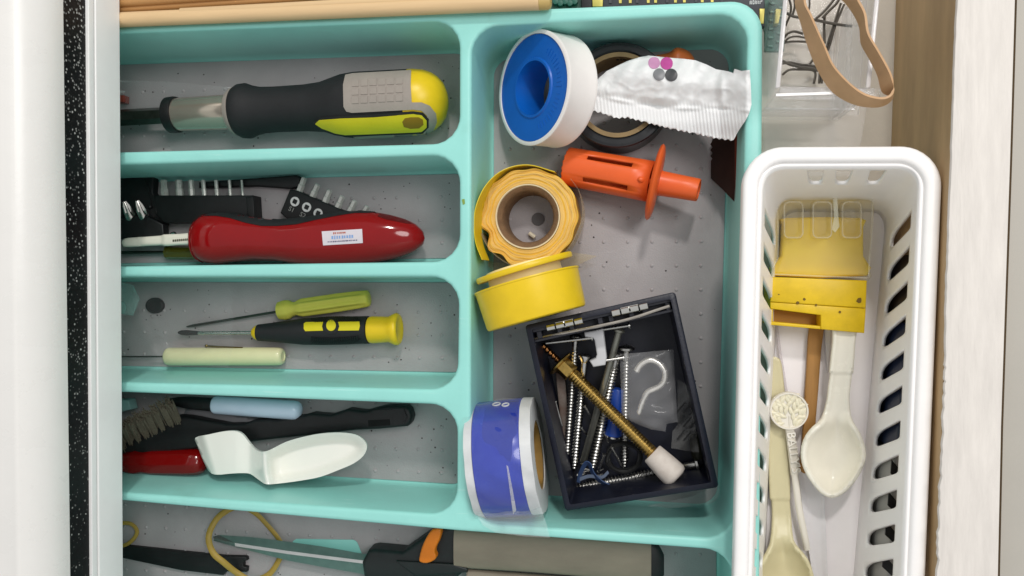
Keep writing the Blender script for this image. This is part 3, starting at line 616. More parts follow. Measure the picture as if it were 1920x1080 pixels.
# ================================================================ large compartment
def axis_facing(p, deg, sx, sy):                                     # unit axis leaning deg away from the line to the camera, towards (sx, sy) in the photo
    v = (CAM - p).normalized(); m = Vector((sx, -sy, 0)); m = (m - v * m.dot(v)).normalized()
    return v * math.cos(math.radians(deg)) + m * math.sin(math.radians(deg))
bluem = M('blue_plastic', '#0a5cb8', .35, 0, .06, 80, .04)
white2 = M('white_cover', '#ece7e3', .4, 0, .03, 80)
p = P(998, 165, 33); a = axis_facing(p, 52, -665, -120)
R = 107 * S(998, 165, 33)
t = thing('thread_seal_tape', 'white cased roll of thread tape with blue spool leaning on its side', 'tape roll', (p.x, p.y, FL))
k = R / 26.5
bm = NB(); rev(bm, p, a, [(0, 25.9 * k), (-.3, 26.5 * k), (-1.2, 26.5 * k), (-1.8, 26.2 * k), (-14.4, 26.2 * k), (-15, 26.5 * k), (-16, 26.3 * k), (-16, 13), (-1.2, 13), (-1.2, 24.7 * k), (0, 24.7 * k)], 72, True); part('cover', bm, white2, t)
bm = NB(); rev(bm, p, a, [(-.5, 24.5 * k), (-.5, 13.4), (.1, 12.9), (.1, 11.9), (-16.1, 11.5), (-16.1, 13), (-1.1, 13), (-1.1, 24.5 * k)], 72, True); sp = part('spool', bm, bluem, t)
u, v2 = frame(a); bm = NB(); up = Vector((0, 1, 0)); up = (up - a * up.dot(a)).normalized(); sd = up.cross(a)
for i in range(22):
    an = math.radians(190 + i * 6.2 + (4 if i > 10 else 0)); d = up * math.cos(an) - sd * math.sin(an); tn = a.cross(d)
    quadbox(bm, p + a * -.45 + d * (18.5 * k), d * random.uniform(1.0, 1.9), tn * .16, a * .14)
part('raised_marks', bm, bluem, sp)
# black tape
c0 = P(1159, 178, 21); t = thing('electrical_tape', 'roll of black electrical tape with cardboard core under the white packet', 'tape roll', (c0.x, c0.y, FL))
Rt = 99 * S(1159, 178, 21); Z1 = Vector((0, 0, 1)); cb = Vector((c0.x, c0.y, 0))
bm = NB(); prof = [(21.3, Rt - .5), (20.8, Rt), (4, Rt), (FL, Rt - .5), (FL, 19.3), (21, 19.3)]
n_ = 7; prof += [(21.3 + (.15 if i % 2 else 0), lerp(19.4, Rt - .7, i / n_)) for i in range(1, n_)]
rev(bm, cb, Z1, prof, 72, True); part('tape', bm, M('black_vinyl', '#17181b', .32, 0, .15, 160), t)
bm = NB(); rev(bm, cb, Z1, [(21.4, 19.2), (FL, 19.2), (FL, 17.2), (21.4, 17.2)], 64, True); co = part('core', bm, M('tan_card', '#8a7450', .75, 0, .12, 160), t)
bm = NB()
for i in range(7):
    an = math.radians(97 - i * 5.2 - 6); r = 17.05; d = Vector((math.cos(an), math.sin(an), 0)); tn = Vector((-d.y, d.x, 0))
    quadbox(bm, cb + d * r + Vector((0, 0, 16.5)), tn * .6, d * .08, Vector((0, 0, random.uniform(.7, 1.1))))
part('stamped_mark', bm, M('dark_print', '#2e281c', .7), co)
# white foil packet
ol = [(1100, 204), (1104, 180), (1113, 156), (1124, 145), (1138, 133), (1158, 123), (1177, 114), (1200, 107), (1216, 104), (1235, 106), (1253, 108), (1280, 110), (1304, 113), (1325, 121), (1343, 130), (1356, 132), (1366, 134), (1375, 137), (1377, 129), (1390, 133), (1406, 131), (1408, 165), (1409, 196), (1405, 212), (1398, 226), (1388, 240), (1382, 250), (1376, 263)]
bt = [(1343, 259), (1298, 249), (1262, 242), (1207, 228), (1177, 220), (1156, 221), (1126, 211)]
ser = []; full = [(1376, 263)] + bt + [(1100, 204)]
for (x0, y0), (x1, y1) in zip(full, full[1:]):
    m = max(2, int(math.hypot(x1 - x0, y1 - y0) / 5))
    for i in range(m): q = i / m; ser.append((lerp(x0, x1, q), lerp(y0, y1, q) + (1.8 if i % 2 else -1.2)))
ol = ol[:-1] + ser
def crimp(x): return interp([(1100, 178), (1150, 186), (1200, 196), (1260, 203), (1330, 204), (1380, 206), (1410, 208)], x)
def pk(x, y, e):
    z = interp([(1100, 25), (1200, 25.5), (1300, 28), (1350, 34), (1385, 43), (1400, 47), (1410, 47.5)], x)
    yc = crimp(x); s = sstep(yc + 3, yc - 18, y); q = math.exp(-((x - 1245) / 85) ** 2) * math.exp(-((y - 148) / 42) ** 2)
    z += 7 * q * s + s * (.5 * math.sin(x * .07 + y * .05) + .5 * math.sin(x * .023 - y * .11 + 1) + .35 * math.sin(x * .19 + y * .13))
    n1 = noise.noise(Vector((x * .022, y * .03, 1))); n2 = noise.noise(Vector((x * .05 + 9, y * .06, 3))); n3 = noise.noise(Vector((x * .09, y * .1, 7)))
    z += s * (1.2 * n1 + .4 * (1 - abs(n1)) ** 8 + .16 * (1 - abs(n2)) ** 8 + .1 * n3)
    z += (1 - s) * (.32 * math.sin((x - (y - yc) * .12) * .95) * interp([(1100, .8), (1180, .7), (1230, .35), (1290, 1.2), (1345, 1.2), (1400, .4)], x)) + 1.0 * math.exp(-((y - yc) / 3.5) ** 2) * math.sin(x * .05)
    z += 1.6 * math.exp(-((x - 1352) / 7) ** 2) * sstep(120, 160, y) * s - 2.0 * sstep(225, 262, y)
    return z
foil = M('white_foil', '#e8e8e8', .52, 0, .03, 200, .12, 260, spec=.6)
t = thing('foil_packet', 'torn white foil packet with four printed dots and crimped lower edge', 'packet', at(1255, 180))
bm = NB(); sheet(bm, ol, pk, 0, 2.6, .3); bv = mkbvh(bm); part('wrapper', bm, foil, t, sharp=75)
for x, y, r, co in ((1226.5, 118.5, 11, '#c98fb6'), (1250, 119.5, 11.6, '#c3529b'), (1236, 140, 11, '#818184'), (1258.5, 141, 11.5, '#4b4b4d')):
    bm = NB(); sheet(bm, [(x + r * math.cos(i * .3142), y + r * math.sin(i * .3142)) for i in range(20)], bv, .3, 3, .2); part('printed_dot', bm, M('dot_ink', co, .4, 0, .06, 200), t, sharp=80)
ow = sheet(NB(), cat2([(1200, 112), (1222, 106), (1240, 102), (1256, 98), (1264, 91), (1273, 89), (1288, 94), (1297, 102), (1303, 116), (1290, 135), (1230, 135)], 2), lambda x, y, e: 17 + min(e, 7) * .5 + 1.2 * math.sin(x * .13), 0, 5, -13)
o = part('orange_wrapper', ow, M('orange_wrapper', '#c8682f', .45, 0, .15, 120), sharp=75); tag(o, 'crumpled orange wrapper poking out above the white packet', 'wrapper')
bl_ = [(1338, 245), (1381, 245), (1381, 382), (1357, 357), (1333, 334), (1333, 302), (1336, 297), (1332, 292), (1336, 287), (1332, 281), (1336, 276), (1332, 270), (1336, 264)]
bm = NB(); ring0 = [P(x, y, 6 + (x - 1333) / 48 * 16) for x, y in bl_]; loft(bm, [ring0, [q - Vector((0, 0, 1)) for q in ring0]], True, True, True)
t = thing('saw_blade', 'dark brown toothed blade standing against the tray wall below the packet', 'blade', at(1356, 320)); part('blade_plate', bm, M('burnt_steel', '#35251f', .4, .5, .2, 120), t, flat=True)
bm = NB(); q = [P(1377.5, 250, 22), P(1381.6, 250, 23), P(1381.6, 381, 23), P(1378, 375, 22)]; loft(bm, [q, [w_ + Vector((0, 0, .6)) for w_ in q]], True, True, True); part('edge', bm, M('rust_edge', '#6b3324', .5, .4, .2, 200), t, flat=True)
# orange wall plug
orp = M('orange_red_plastic', '#e6622a', .38, 0, .05, 70)
a0, b0 = P(1064, 312, 12.6), P(1304, 355.5, 23); ax = (b0 - a0).normalized(); LL = (b0 - a0).length; kk = LL / 244
t = thing('orange_anchor', 'orange plastic hollow anchor with slotted barrel, oval flange and tube tip', 'anchor', (a0.x, a0.y, FL))
u, v2 = frame(ax)                                                   # u horizontal, v up
cuts = [0, 42, 128, 164]; NT = 60; slots = [math.degrees(x) for x in ()]
bm = NB(); Rb = lambda s: lerp(8.9, 9.3, s / 164)
def inslot(k): 
    d = (k + .5) * 360 / NT
    return any(abs((d - c + 180) % 360 - 180) < 9.5 for c in (58, 130, 202, 274, 346))
ss = [0, 2, 42, 70, 100, 128, 164]; grid = []
for s_ in ss:
    j = [(.5 * math.sin(k * 2.1) if s_ == 0 else 0) for k in range(NT)]
    grid.append([bm.verts.new(a0 + ax * ((s_ + j[k] * 2) * kk) + (u * math.cos(k * 2 * math.pi / NT) + v2 * math.sin(k * 2 * math.pi / NT)) * Rb(s_)) for k in range(NT)])
for i in range(len(ss) - 1):
    for k in range(NT):
        if 2 <= i <= 4 and inslot(k): continue
        bm.faces.new((grid[i][k], grid[i][(k + 1) % NT], grid[i + 1][(k + 1) % NT], grid[i + 1][k]))
part('slotted_barrel', bm, orp, t, solid=1.3)
fa = (ax + Vector((0, 0, -.12))).normalized(); fc = a0 + ax * 170 * kk
bm = NB(); rev(bm, fc, fa, [(-1.5, .5), (-1.5, 14), (-.9, 16.6), (0, 17.4), (.9, 16.6), (1.6, 14), (2, 6), (2, .5)], 56, sq=(1, 1)); part('flange', bm, orp, t, sharp=60)
bm = NB(); rev(bm, fc + ax * 1.2, ax, [(0, 6.0), (2, 5.6), (11, 5.3), (18, 5.1), (18.5, 4.8), (18.5, 3.9), (10, 3.9), (10, .2)], 36); part('tube_tip', bm, orp, t)
bm = NB(); q = fc - fa * 1.4 + v2 * 4 - u * 1; rev(bm, q, (v2 - ax * .7), [(-3, 1.6), (5.5, 1.5), (7, 1.1), (7.6, .3)], 12); part('boss', bm, orp, t)
# yellow double sided tape
c1 = P(989, 406, 24); t = thing('yellow_tape_roll', 'wavy edged roll of pale yellow film tape around a cardboard core', 'tape roll', (c1.x, c1.y, FL)); cb = Vector((c1.x, c1.y, 0))
R2 = 92 * S(989, 400, 23); ntheta = 120
def wav(th, r):
    q = (r - 15) / (R2 - 15); ctr = Vector((.4, -.2, 0)) * q
    return cb + ctr + Vector((math.cos(th), math.sin(th), 0)) * (r + q ** 1.4 * (2.0 * math.sin(th * 10 + 1) * max(.25, math.cos(th - 3.3)) ** 2 + .3 * math.sin(th * 13 + 2) + .45 * math.sin(th * 3)))
NL = 20; ytm = [M('pale_yellow_film', '#ecc878', .4, 0, .05, 120), M('yellow_film', '#eec04a', .4, 0, .05, 120)]
for i in range(NL):
    r0, r1 = lerp(15, R2, i / NL), lerp(15, R2, (i + 1) / NL) - .02; bm = NB(); rings = []
    zt = 23.2 + .14 * math.sin(i * 2.1)
    for rr, z in ((r0, FL), (r1, FL), (r1, zt - .12), (r1 - .15, zt), (r0 + .15, zt + .03), (r0, zt - .1)):
        rings.append([wav(k * 2 * math.pi / ntheta, rr) + Vector((0, 0, z + (.5 * math.sin(k * 2 * math.pi / ntheta * 5 + i) * i / NL if z > 10 else 0))) for k in range(ntheta)])
    loft(bm, rings, True, loop=True); part('tape_layer', bm, ytm[1 if i in (5, 6, 10, 15, 17, 19) else 0], t)
bm = NB(); rev(bm, cb, Z1, [(23.6, 14.1), (24.1, 14.4), (24.1, 14.8), (22, 14.9), (FL, 14.9), (FL, 14.2)], 64, True); part('core_rim', bm, M('cream_card', '#e0cfae', .6), t)
bm = NB(); rev(bm, cb, Z1, [(23.6, 14.1), (FL, 14.1), (FL, 11.6), (21, 11.6), (22.6, 12.3)], 64, True); part('core', bm, M('brown_card', '#765a40', .85, 0, .18, 260, .4, 900), t)
bm = NB(); prism(bm, [P(1009, 411, FL) + Vector((math.cos(i * .3142) * 3.1, math.sin(i * .3142) * 3.1, 0)) for i in range(20)], FL, FL + .5); part('dark_spot', bm, M('grey_spot', '#5c5858', .7), t)
bm = NB(); tube(bm, PL([(992, 437), (1003, 445)], 5), 1.0, 8); part('paper_scrap', bm, M('cream_scrap', '#d0c4ac', .6), t)
bm = NB()
A_ = cat(PL([(1040, 322), (990, 309), (945, 320), (912, 348), (893, 385), (889, 420), (892, 455), (904, 487)], 25), 5); A_ = [P(*q) for q in cat([(1040, 322, 25), (990, 309, 25), (945, 318, 27), (912, 346, 33), (893, 385, 38), (889, 420, 39), (892, 455, 39), (904, 487, 38)], 5)]; B_ = [Vector((q.x + .3, q.y, q.z - 16)) for q in A_]
ribbon(bm, A_, B_, .35); part('loose_strip', bm, M('yellow_strip', '#dcc01c', .4, 0, .05), t)
clr = film('tape_film', '#f2e6c8', .14, .12, .45, '#f6efe0')
bm = NB(); A_ = cat(PL([(893, 400), (903, 440), (920, 470), (950, 493), (985, 503), (1030, 496), (1062, 470), (1082, 435), (1092, 400), (1086, 360), (1070, 335)], 25), 5); B_ = [Vector((q.x * 1.0, q.y, 6)) for q in A_]; ribbon(bm, A_, B_, .2); part('loose_film', bm, clr, t, sharp=80)
bm = NB(); sheet(bm, [(905, 487), (930, 492), (985, 500), (1030, 490), (1046, 483), (1056, 470), (1120, 480), (1080, 498), (990, 520), (930, 515)], lambda x, y, e: 8, 0, 8); part('film_tail', bm, clr, t, sharp=80)
# yellow spool on its side
p0, p1 = P(1006, 596, 37), P(978, 494, 37); ay = (p1 - p0).normalized(); ks = S(1000, 550, 37, 1, 0)
t = thing('yellow_tape_spool', 'bright yellow plastic tape spool lying on its side, cream tape inside', 'tape spool', (p0.x, p0.y, FL))
ax1 = (p1 - p0 + Vector((0, 0, -.03 * (p1 - p0).length))).normalized()
bm = NB(); rev(bm, p0, ax1, [(-.4, .5), (-.4, 91 * ks), (0, 93.5 * ks), (1, 95 * ks), (15, 98.5 * ks), (16.2, 99 * ks), (16.6, 100.5 * ks), (17.2, 100.5 * ks), (17.2, 98 * ks), (15, 97 * ks), (14, .5)], 80); part('cup', bm, yel, t, sharp=35)
bm = NB(); rev(bm, p0, ax1, [(14, 70 * ks), (24, 70 * ks)], 60); part('tape', bm, M('cream_tape', '#f6e3a6', .5, 0, .04, 60, stretch=(1, 1, 1)), t)
ax2 = (ax1 + Vector((-.02, .0, .05))).normalized(); c2 = P(983, 502.5, 37.5)
bm = NB(); rev(bm, c2, ax2, [(-1.2, .5), (-1.2, 91 * ks), (-.7, 92.5 * ks), (.7, 92.5 * ks), (1.2, 91 * ks), (1.2, .5)], 80); part('flange', bm, yel, t)
# blue tape roll in clear film
c3 = P(950, 858, 29.5); ab = Vector((math.cos(math.radians(7)), math.sin(math.radians(7)), 0)); Rr = 26
t = thing('blue_tape_roll', 'wide blue tape roll with white edges wrapped in shiny clear film', 'tape roll', (c3.x, c3.y, FL))
sB = S(950, 858, 55); w1 = 46 * sB; rwob = lambda th, q: Rr + .5 * math.sin(th * 9 + q) + .3 * math.sin(th * 17)
def ringp(tt, r, n=72, wob=0): 
    u_, v_ = frame(ab); return [c3 + ab * tt + (u_ * math.cos(k * 2 * math.pi / n) + v_ * math.sin(k * 2 * math.pi / n)) * (r + wob * (math.sin(k * 2 * math.pi / n * 9 + tt) + .6 * math.sin(k * 2 * math.pi / n * 17))) for k in range(n)]
bm = NB(); loft(bm, [ringp(-w1, 16), ringp(-w1, Rr - .2), ringp(-w1 + .3, Rr), ringp(w1 - .3, Rr), ringp(w1, Rr - .2), ringp(w1, 16)], True, loop=True); bvb = mkbvh(bm); part('tape', bm, M('blue_tape', '#102fae', .25, 0, .12, 45, hex2='#2743b2', coat=.5), t)
wf = M('white_liner', '#d4d6d6', .4, 0, .06, 120)
bm = NB(); loft(bm, [ringp(-w1 - 3.6, 17), ringp(-w1 - 3.6, Rr - .4, wob=.35), ringp(-w1 - .1, Rr + .1, wob=.2), ringp(-w1 - .1, 17)], True, loop=True); part('liner_edge', bm, wf, t)
bm = NB(); loft(bm, [ringp(w1 + 4.8, 15.5), ringp(w1 + 4.8, Rr - .6, wob=.4), ringp(w1 + .1, Rr + .1, wob=.15), ringp(w1 + .1, 15.5)], True, loop=True); part('liner_edge', bm, wf, t)
bm = NB(); loft(bm, [ringp(-w1, 15.4), ringp(-w1, 13), ringp(w1 + 4.2, 13), ringp(w1 + 4.2, 15.4)], True, loop=True); part('core', bm, M('tan_card2', '#a98444', .75, 0, .12, 160), t)
bm = NB(); sheet(bm, cat2([(912, 764), (940, 756), (973, 752), (978, 780), (976, 803), (962, 822), (960, 850), (957, 865), (950, 861), (943, 853), (938, 853), (930, 838), (908, 828), (904, 806), (908, 780)], 2), bvb, .15, 5, .1); part('wet_patch', bm, M('deep_blue', '#14309c', .12, 0, .1, 60, coat=.8), t, sharp=80)
bm = NB(); sheet(bm, [(950, 872), (953, 874), (962, 920), (968, 955), (962, 962), (957, 925)], bvb, .5, 5, .3); part('crease', bm, film('crease_film', '#ffffff', .22, .05, .5), t, sharp=80)
bm = NB(); rr_ = random.Random(2); u_, v_ = frame(ab)
loft(bm, [[c3 + ab * tt + (u_ * math.cos(a_) + v_ * math.sin(a_)) * (Rr + .9 + .5 * math.sin(a_ * 5 + tt * .21) + .35 * math.sin(a_ * 13 - tt * .4)) for a_ in [math.radians(8 + 164 * k / 60) for k in range(61)]] for tt in [lerp(-w1 - 4, w1 + 6, q / 16) for q in range(17)]], False)
part('clear_wrap', bm, film('wrap_film', '#ffffff', .03, .08, .4), t, sharp=80)
bm = NB()
for x, y, r in ((931, 759, 1.7), (948, 760, 1.5)):
    h, nn, *_ = bvb.ray_cast(CAM, ray(x, y)); h = h or P(x, y, 40); nn = nn or Z1; u_, v_ = frame(nn); tube(bm, [h + nn * .3 + (u_ * math.cos(i * .5236) + v_ * math.sin(i * .5236)) * r for i in range(12)], .35, 6, True)
part('film_bubble', bm, wf, t)
bm = NB(); sheet(bm, [(889, 955), (940, 940), (1000, 930), (1015, 955), (1024, 980), (1031, 1008), (985, 1006), (930, 999), (905, 985)], lambda x, y, e: interp([(930, 44), (965, 46.6), (985, 46.4), (1010, 46.2)], y) + .5 * math.sin(x * .12), 0, 6); part('film_tail', bm, film('clear_tail', '#ffffff', .14, .1, .4), t, sharp=80)
o = part('bag_corner', sheet(NB(), cat2([(1215, 948), (1300, 930), (1345, 905), (1349, 925), (1338, 942), (1310, 948), (1250, 953)], 2), lambda x, y, e: 8 + 2 * math.sin(x * .06), 0, 6), film('bag_corner_film', '#e8e8e8', .2, .12, .4), sharp=80); tag(o, 'clear film corner sticking out below the navy box', 'plastic film')
o = part('dust_film', sheet(NB(), [(1040, 480), (1150, 470), (1195, 455), (1180, 520), (1140, 575), (1060, 560)], lambda x, y, e: 4.2 + .5 * math.sin(x * .09) * math.sin(y * .07), 0, 9), film('floor_film', '#ffffff', .035, .2, .12), sharp=80); tag(o, 'thin clear film scrap lying flat beside the yellow tape roll', 'plastic film')
# ================================================================ navy box of hardware
navy = M('navy_plastic', '#0d1122', .4, 0, .15, 120, .1, 700); ZB = 38
oc = ccw(PL([(984, 610), (1266, 547), (1348, 914), (1060, 959)], ZB))
t = thing('hardware_box', 'open dark navy plastic box with silver hinges, full of screws', 'box', (sum(q.x for q in oc) / 4, sum(q.y for q in oc) / 4, FL)); nb = t
bm = NB(); at2 = lambda q, z: [Vector((w_.x, w_.y, z)) for w_ in q]
o1 = rnd(oc, 1.5, 4); o2 = rnd(offs(oc, .8), 1.2, 4); o3 = rnd(offs(oc, 2.6), .8, 4); o4 = rnd(offs(oc, 3.2), .8, 4)
loft(bm, [at2(rnd(offs(oc, 1.2), 1.5, 4), FL), at2(o1, ZB - .6), at2(o2, ZB), at2(o3, ZB), at2(o3, ZB - .5), at2(o4, 6), at2(o4, 5.5)], True, True, True); part('tray_shell', bm, navy, t, sharp=40)
bm = NB()
TLp, TRp = (1000, 622), (1254, 565)
def hp_(f, g, z): return P(lerp(TLp[0], TRp[0], f) + g * 3.6, lerp(TLp[1], TRp[1], f) + g * 16, z)   # along / across the hinge strip
def slab(bm, f0, f1, g0, g1, z0, z1): q = [hp_(f0, g0, z1), hp_(f1, g0, z1), hp_(f1, g1, z1), hp_(f0, g1, z1)]; prism(bm, q, z0, z1, .2, 1)
slab(bm, -.03, 1.02, 0.95, 1.25, 28, 35); slab(bm, -.03, 1.02, -.3, 0.1, 26, 35.5)
for f in (.02, .17, .26, .47, .55, .70, .8, .97): slab(bm, f, f + .035, .1, .95, 28, 34.6)
slab(bm, -.03, 1.02, .1, .95, 26, 29); part('hinge_ledge', bm, M('charcoal_plastic', '#2e2f37', .5, 0, .15, 150), t)
bm = NB(); slab(bm, -.02, 1.01, -.62, -.28, 36.2, 37.6); part('lid_edge', bm, film('smoky_lid', '#5a5048', .6, .1, .3, '#8a8078'), t)
for f0 in (.1, .58):
    h = bm = NB()
    for i in range(4): pA, pB = hp_(f0 + i * .068, -.05, 37.6), hp_(f0 + i * .068 + .062, -.05, 37.6); rev(bm, pA, pB - pA, [(0, 1.1), (.15, 1.5), ((pB - pA).length - .15, 1.5), ((pB - pA).length, 1.1)], 14)
    slab(bm, f0 + .065, f0 + .2, -.5, -.15, 37.7, 38.1); slab(bm, f0 + .07, f0 + .19, .1, .32, 36.8, 37.2); part('hinge', bm, chrome, t)
def bx(x, y): return (980 + x * .389, 540 + y * .389)                # from the close-up view of the box
def screw(label, A, B, zA, zB, r, head='pan', thr=(0.08, .97), hr=2.4, mat=steel, pitch=1.55, name='screw'):
    r *= 1.18; a, b = P(*bx(*A), zA), P(*bx(*B), zB); d = (b - a); Ls = d.length; d.normalize()
    t = thing(name, label, 'screw', lerp(a, b, .5)); pr = [(0, r * .9), (thr[0] * Ls, r * .9)]; s_ = thr[0] * Ls
    while s_ < thr[1] * Ls:
        taper = 1 if s_ < Ls * .9 else lerp(1, .35, (s_ / Ls - .9) / .1)
        pr += [(s_ + pitch * .3, r * .72 * taper), (s_ + pitch * .55, r * 1.08 * taper), (s_ + pitch * .75, r * 1.08 * taper), (s_ + pitch, r * .72 * taper)]; s_ += pitch
    pr.append((Ls, r * .25)); bm = NB(); rev(bm, a, d, pr, 12, hel=pitch); part('shank', bm, mat, t, sharp=80)
    hb = {'pan': [(-2.2, .3), (-2.0, hr * .6), (-1.2, hr), (-.2, hr), (.2, hr * .7), (.3, .3)], 'csk': [(-.6, .3), (-.6, hr), (-.1, hr), (2.8, r), (2.9, .2)], 'hex': [(-1.6, .3), (-1.4, hr), (.6, hr), (.7, .3)]}[head]
    bm = NB(); rev(bm, a, d, hb, 6 if head == 'hex' else 20); h = part('head', bm, mat, t)
    if head != 'hex':
        bm = NB(); u_, v_ = frame(d)
        for q_ in (u_, v_): quadbox(bm, a - d * (2.0 if head == 'pan' else .55), q_ * hr * .6, (v_ if q_ is u_ else u_) * .3, d * .15)
        part('drive_slot', bm, black, h)
    return t
screw('silver screw with round head, leftmost upright screw in the navy box', (255, 243), (210, 832), 17, 9, 1.25, hr=2.8)
screw('bright countersunk screw crossing behind the brass bolt', (300, 330), (246, 882), 16, 9, 1.5, 'csk', (.22, .97), 3.2, M('bright_zinc', '#cfcecb', .2, 1, .08, 400), name='countersunk_screw')
screw('dull grey long smooth nail beside the white cable clip', (463, 212), (288, 850), 19, 10, 1.55, 'pan', (.97, .98), 2.6, M('dull_zinc', '#8d8d84', .4, .8, .1, 400), name='long_nail')
screw('long threaded screw just right of the smooth grey nail', (452, 330), (335, 872), 15, 10, 1.75, 'pan', hr=2.4)
screw('silver wide headed screw beside the hook bag', (500, 298), (490, 862), 15, 8, 1.55, 'pan', hr=3.8)
screw('silver screw lying along the bottom wall of the navy box', (832, 852), (252, 965), 11, 9, 1.75, 'pan', hr=3.4)
# brass bolt
a, b = P(*bx(82, 262), 14), P(*bx(640, 812), 24); d = (b - a); Lb = d.length; d.normalize(); kx = Lb / 783.5
t = thing('brass_bolt', 'brass hanger bolt with flange nut and white rubber end cap', 'bolt', lerp(a, b, .5))
bm = NB(); pr = [(0, .3)]; s_ = 1.0
while s_ < 150 * kx: pr += [(s_ + .4, .9), (s_ + .9, 1.55), (s_ + 1.3, 1.5), (s_ + 2, .9)]; s_ += 2.1
rev(bm, a, d, pr, 12, hel=2.1); part('wood_thread', bm, M('copper_brass', '#b07a4a', .3, 1, .15, 400), t, sharp=80)
bm = NB(); rev(bm, a + d * 150 * kx, d, [(-.6, .5), (-.6, 6.3), (0, 6.8), (.6, 6.3), (1, 3), (1, .5)], 32); part('washer', bm, brass, t)
bm = NB(); rev(bm, a + d * 155 * kx, d, [(0, 3), (0, 3.9), (.5, 4.2), (6, 4.2), (6.4, 3.8), (6.4, .5)], 6); part('nut', bm, brass, t, sharp=20)
bm = NB(); pr = [(205 * kx, 2.6)]; s_ = 205 * kx
while s_ < 775 * kx: pr += [(s_ + .3, 2.45), (s_ + .7, 3.05), (s_ + .95, 3.05), (s_ + 1.35, 2.45)]; s_ += 1.4
rev(bm, a, d, pr, 20, hel=1.4); part('machine_thread', bm, brass, t, sharp=80)
bm = NB(); rev(bm, a + d * 762 * kx, d, [(0, 3.2), (0, 4.7), (.4, 5), (9, 5.8), (13.2, 6.0), (14.6, 5.4), (15.2, 4), (15.4, .5)], 32); part('end_cap', bm, M('dirty_white_rubber', '#cfc3b8', .6, 0, .1, 120, hex2='#ddd6cd'), t, sharp=50)
# white cable clip, nails
t = thing('cable_clip', 'white plastic cable clip with a nail through each end', 'cable clip', P(*bx(360, 290), 20))
bm = NB(); prism(bm, PL([bx(*q) for q in ((296, 213), (350, 204), (388, 194), (396, 260), (405, 335), (398, 372), (340, 382), (322, 352), (352, 338), (357, 320), (346, 252), (338, 240), (300, 236))], 25), 19, 25, .8); part('clip_body', bm, M('clip_white', '#c9c9cb', .4, 0, .04), t)
for A, B in (((382, 352), (488, 336)), ((350, 206), (516, 180)), ((112, 266), (338, 240))):
    bm = NB(); aa, b2 = P(*bx(*A), 23), P(*bx(*B), 22); rev(bm, aa, b2 - aa, [(0, .7), ((b2 - aa).length - .6, .75), ((b2 - aa).length - .6, 1.7), ((b2 - aa).length, 1.6)], 10); part('nail', bm, steel, t)
o = part('wall_plug', revpx(NB(), bx(458, 485), bx(436, 712), (13, 10), [(0, 9), (3, 11), (40, 12), (70, 13.5), (82, 17), (86, 17), (88, 14)], 18), M('royal_blue', '#173f94', .35, 0, .08), sharp=40); tag(o, 'dark blue plastic plug under the brass bolt', 'wall plug')
o = part('plug_ring', revpx(NB(), bx(437, 705), bx(434, 722), (10.6, 10.2), [(0, 12), (1, 14), (4, 14), (5, 12)], 20), chrome); tag(o, 'bright metal ring on the end of the blue plug', 'ring')
# hook in bag
t = thing('hook_bag', 'clear plastic bag holding one silver cup hook', 'plastic bag', P(*bx(610, 480), 18))
bq = [bx(*q) for q in ((468, 318), (560, 312), (640, 304), (726, 297), (734, 420), (742, 560), (748, 646), (694, 655), (688, 692), (620, 682), (560, 660), (520, 640), (478, 610))]
bm = NB(); sheet(bm, bq, lambda x, y, e: 20 + min(e, 5) * .25 + .9 * math.sin(x * .12 + y * .05) * math.sin(y * .1) + 2.5 * math.exp(-((x - 1235) / 18) ** 2 - ((y - 775) / 9) ** 2), 0, 5); part('bag_film', bm, film('hook_bag_film', '#e8e8ea', .15, .1, .45), t, sharp=80)
o = part('cup_hook', tube(NB(), cat(PL([bx(*q) for q in ((548, 402), (562, 378), (582, 360), (605, 348), (632, 350), (660, 366), (682, 395), (688, 422), (680, 452), (660, 474), (630, 488), (604, 500), (590, 522), (578, 550), (566, 585), (556, 614))], 19), 3), [1.5] * 37 + [1.4, 1.2, 1.4, 1.2, 1.4, 1.1, 1.3, 1, .5], 10), M('nickel', '#f0ece4', .25, .8, .05, 300), sharp=80); tag(o, 'silver question mark shaped cup hook inside the clear bag', 'hook')
# loose bits
o = part('cable_loop', tube(NB(), [P(*bx(487 + 80 * math.cos(i * .2618) + 6 * math.sin(i * .7), 812 + 66 * math.sin(i * .2618) + (i // 24) * 6), 12 + (i // 24) * 1.2) for i in range(60)], .9, 6), black); tag(o, 'coiled thin black cable loop among the screws', 'cable')
o = part('rusty_plate', prism(NB(), PL([bx(*q) for q in ((158, 405), (205, 418), (222, 700), (206, 760), (188, 700))], 10), 8, 10, .3), M('rusty_metal', '#6a4a3c', .6, .6, .3, 120, hex2='#7c7670')); tag(o, 'rusty flat metal strip along the left side of the navy box', 'metal strip')
wire = M('blue_wire', '#35496e', .4, 0, .1)
o = part('blue_wire', ribbon(NB(), cat(PL([bx(*q) for q in ((262, 935), (272, 890), (300, 838), (328, 846), (345, 890), (385, 930), (432, 952))], 15), 4), cat(PL([bx(*q) for q in ((274, 940), (288, 892), (306, 856), (318, 858), (334, 900), (376, 940), (428, 962))], 13), 4), .5), wire); tag(o, 'bent strip of dark blue wire at the lower left of the box', 'wire')
o = part('twist_tie', ribbon(NB(), cat(PL([bx(*q) for q in ((270, 915), (320, 900), (380, 905), (410, 880))], 14), 4), cat(PL([bx(*q) for q in ((275, 930), (322, 914), (384, 918), (416, 892))], 13.5), 4), .4), M('grey_blue', '#6d7a90', .4)); tag(o, 'grey blue twist tie lying across the screw tips', 'wire')
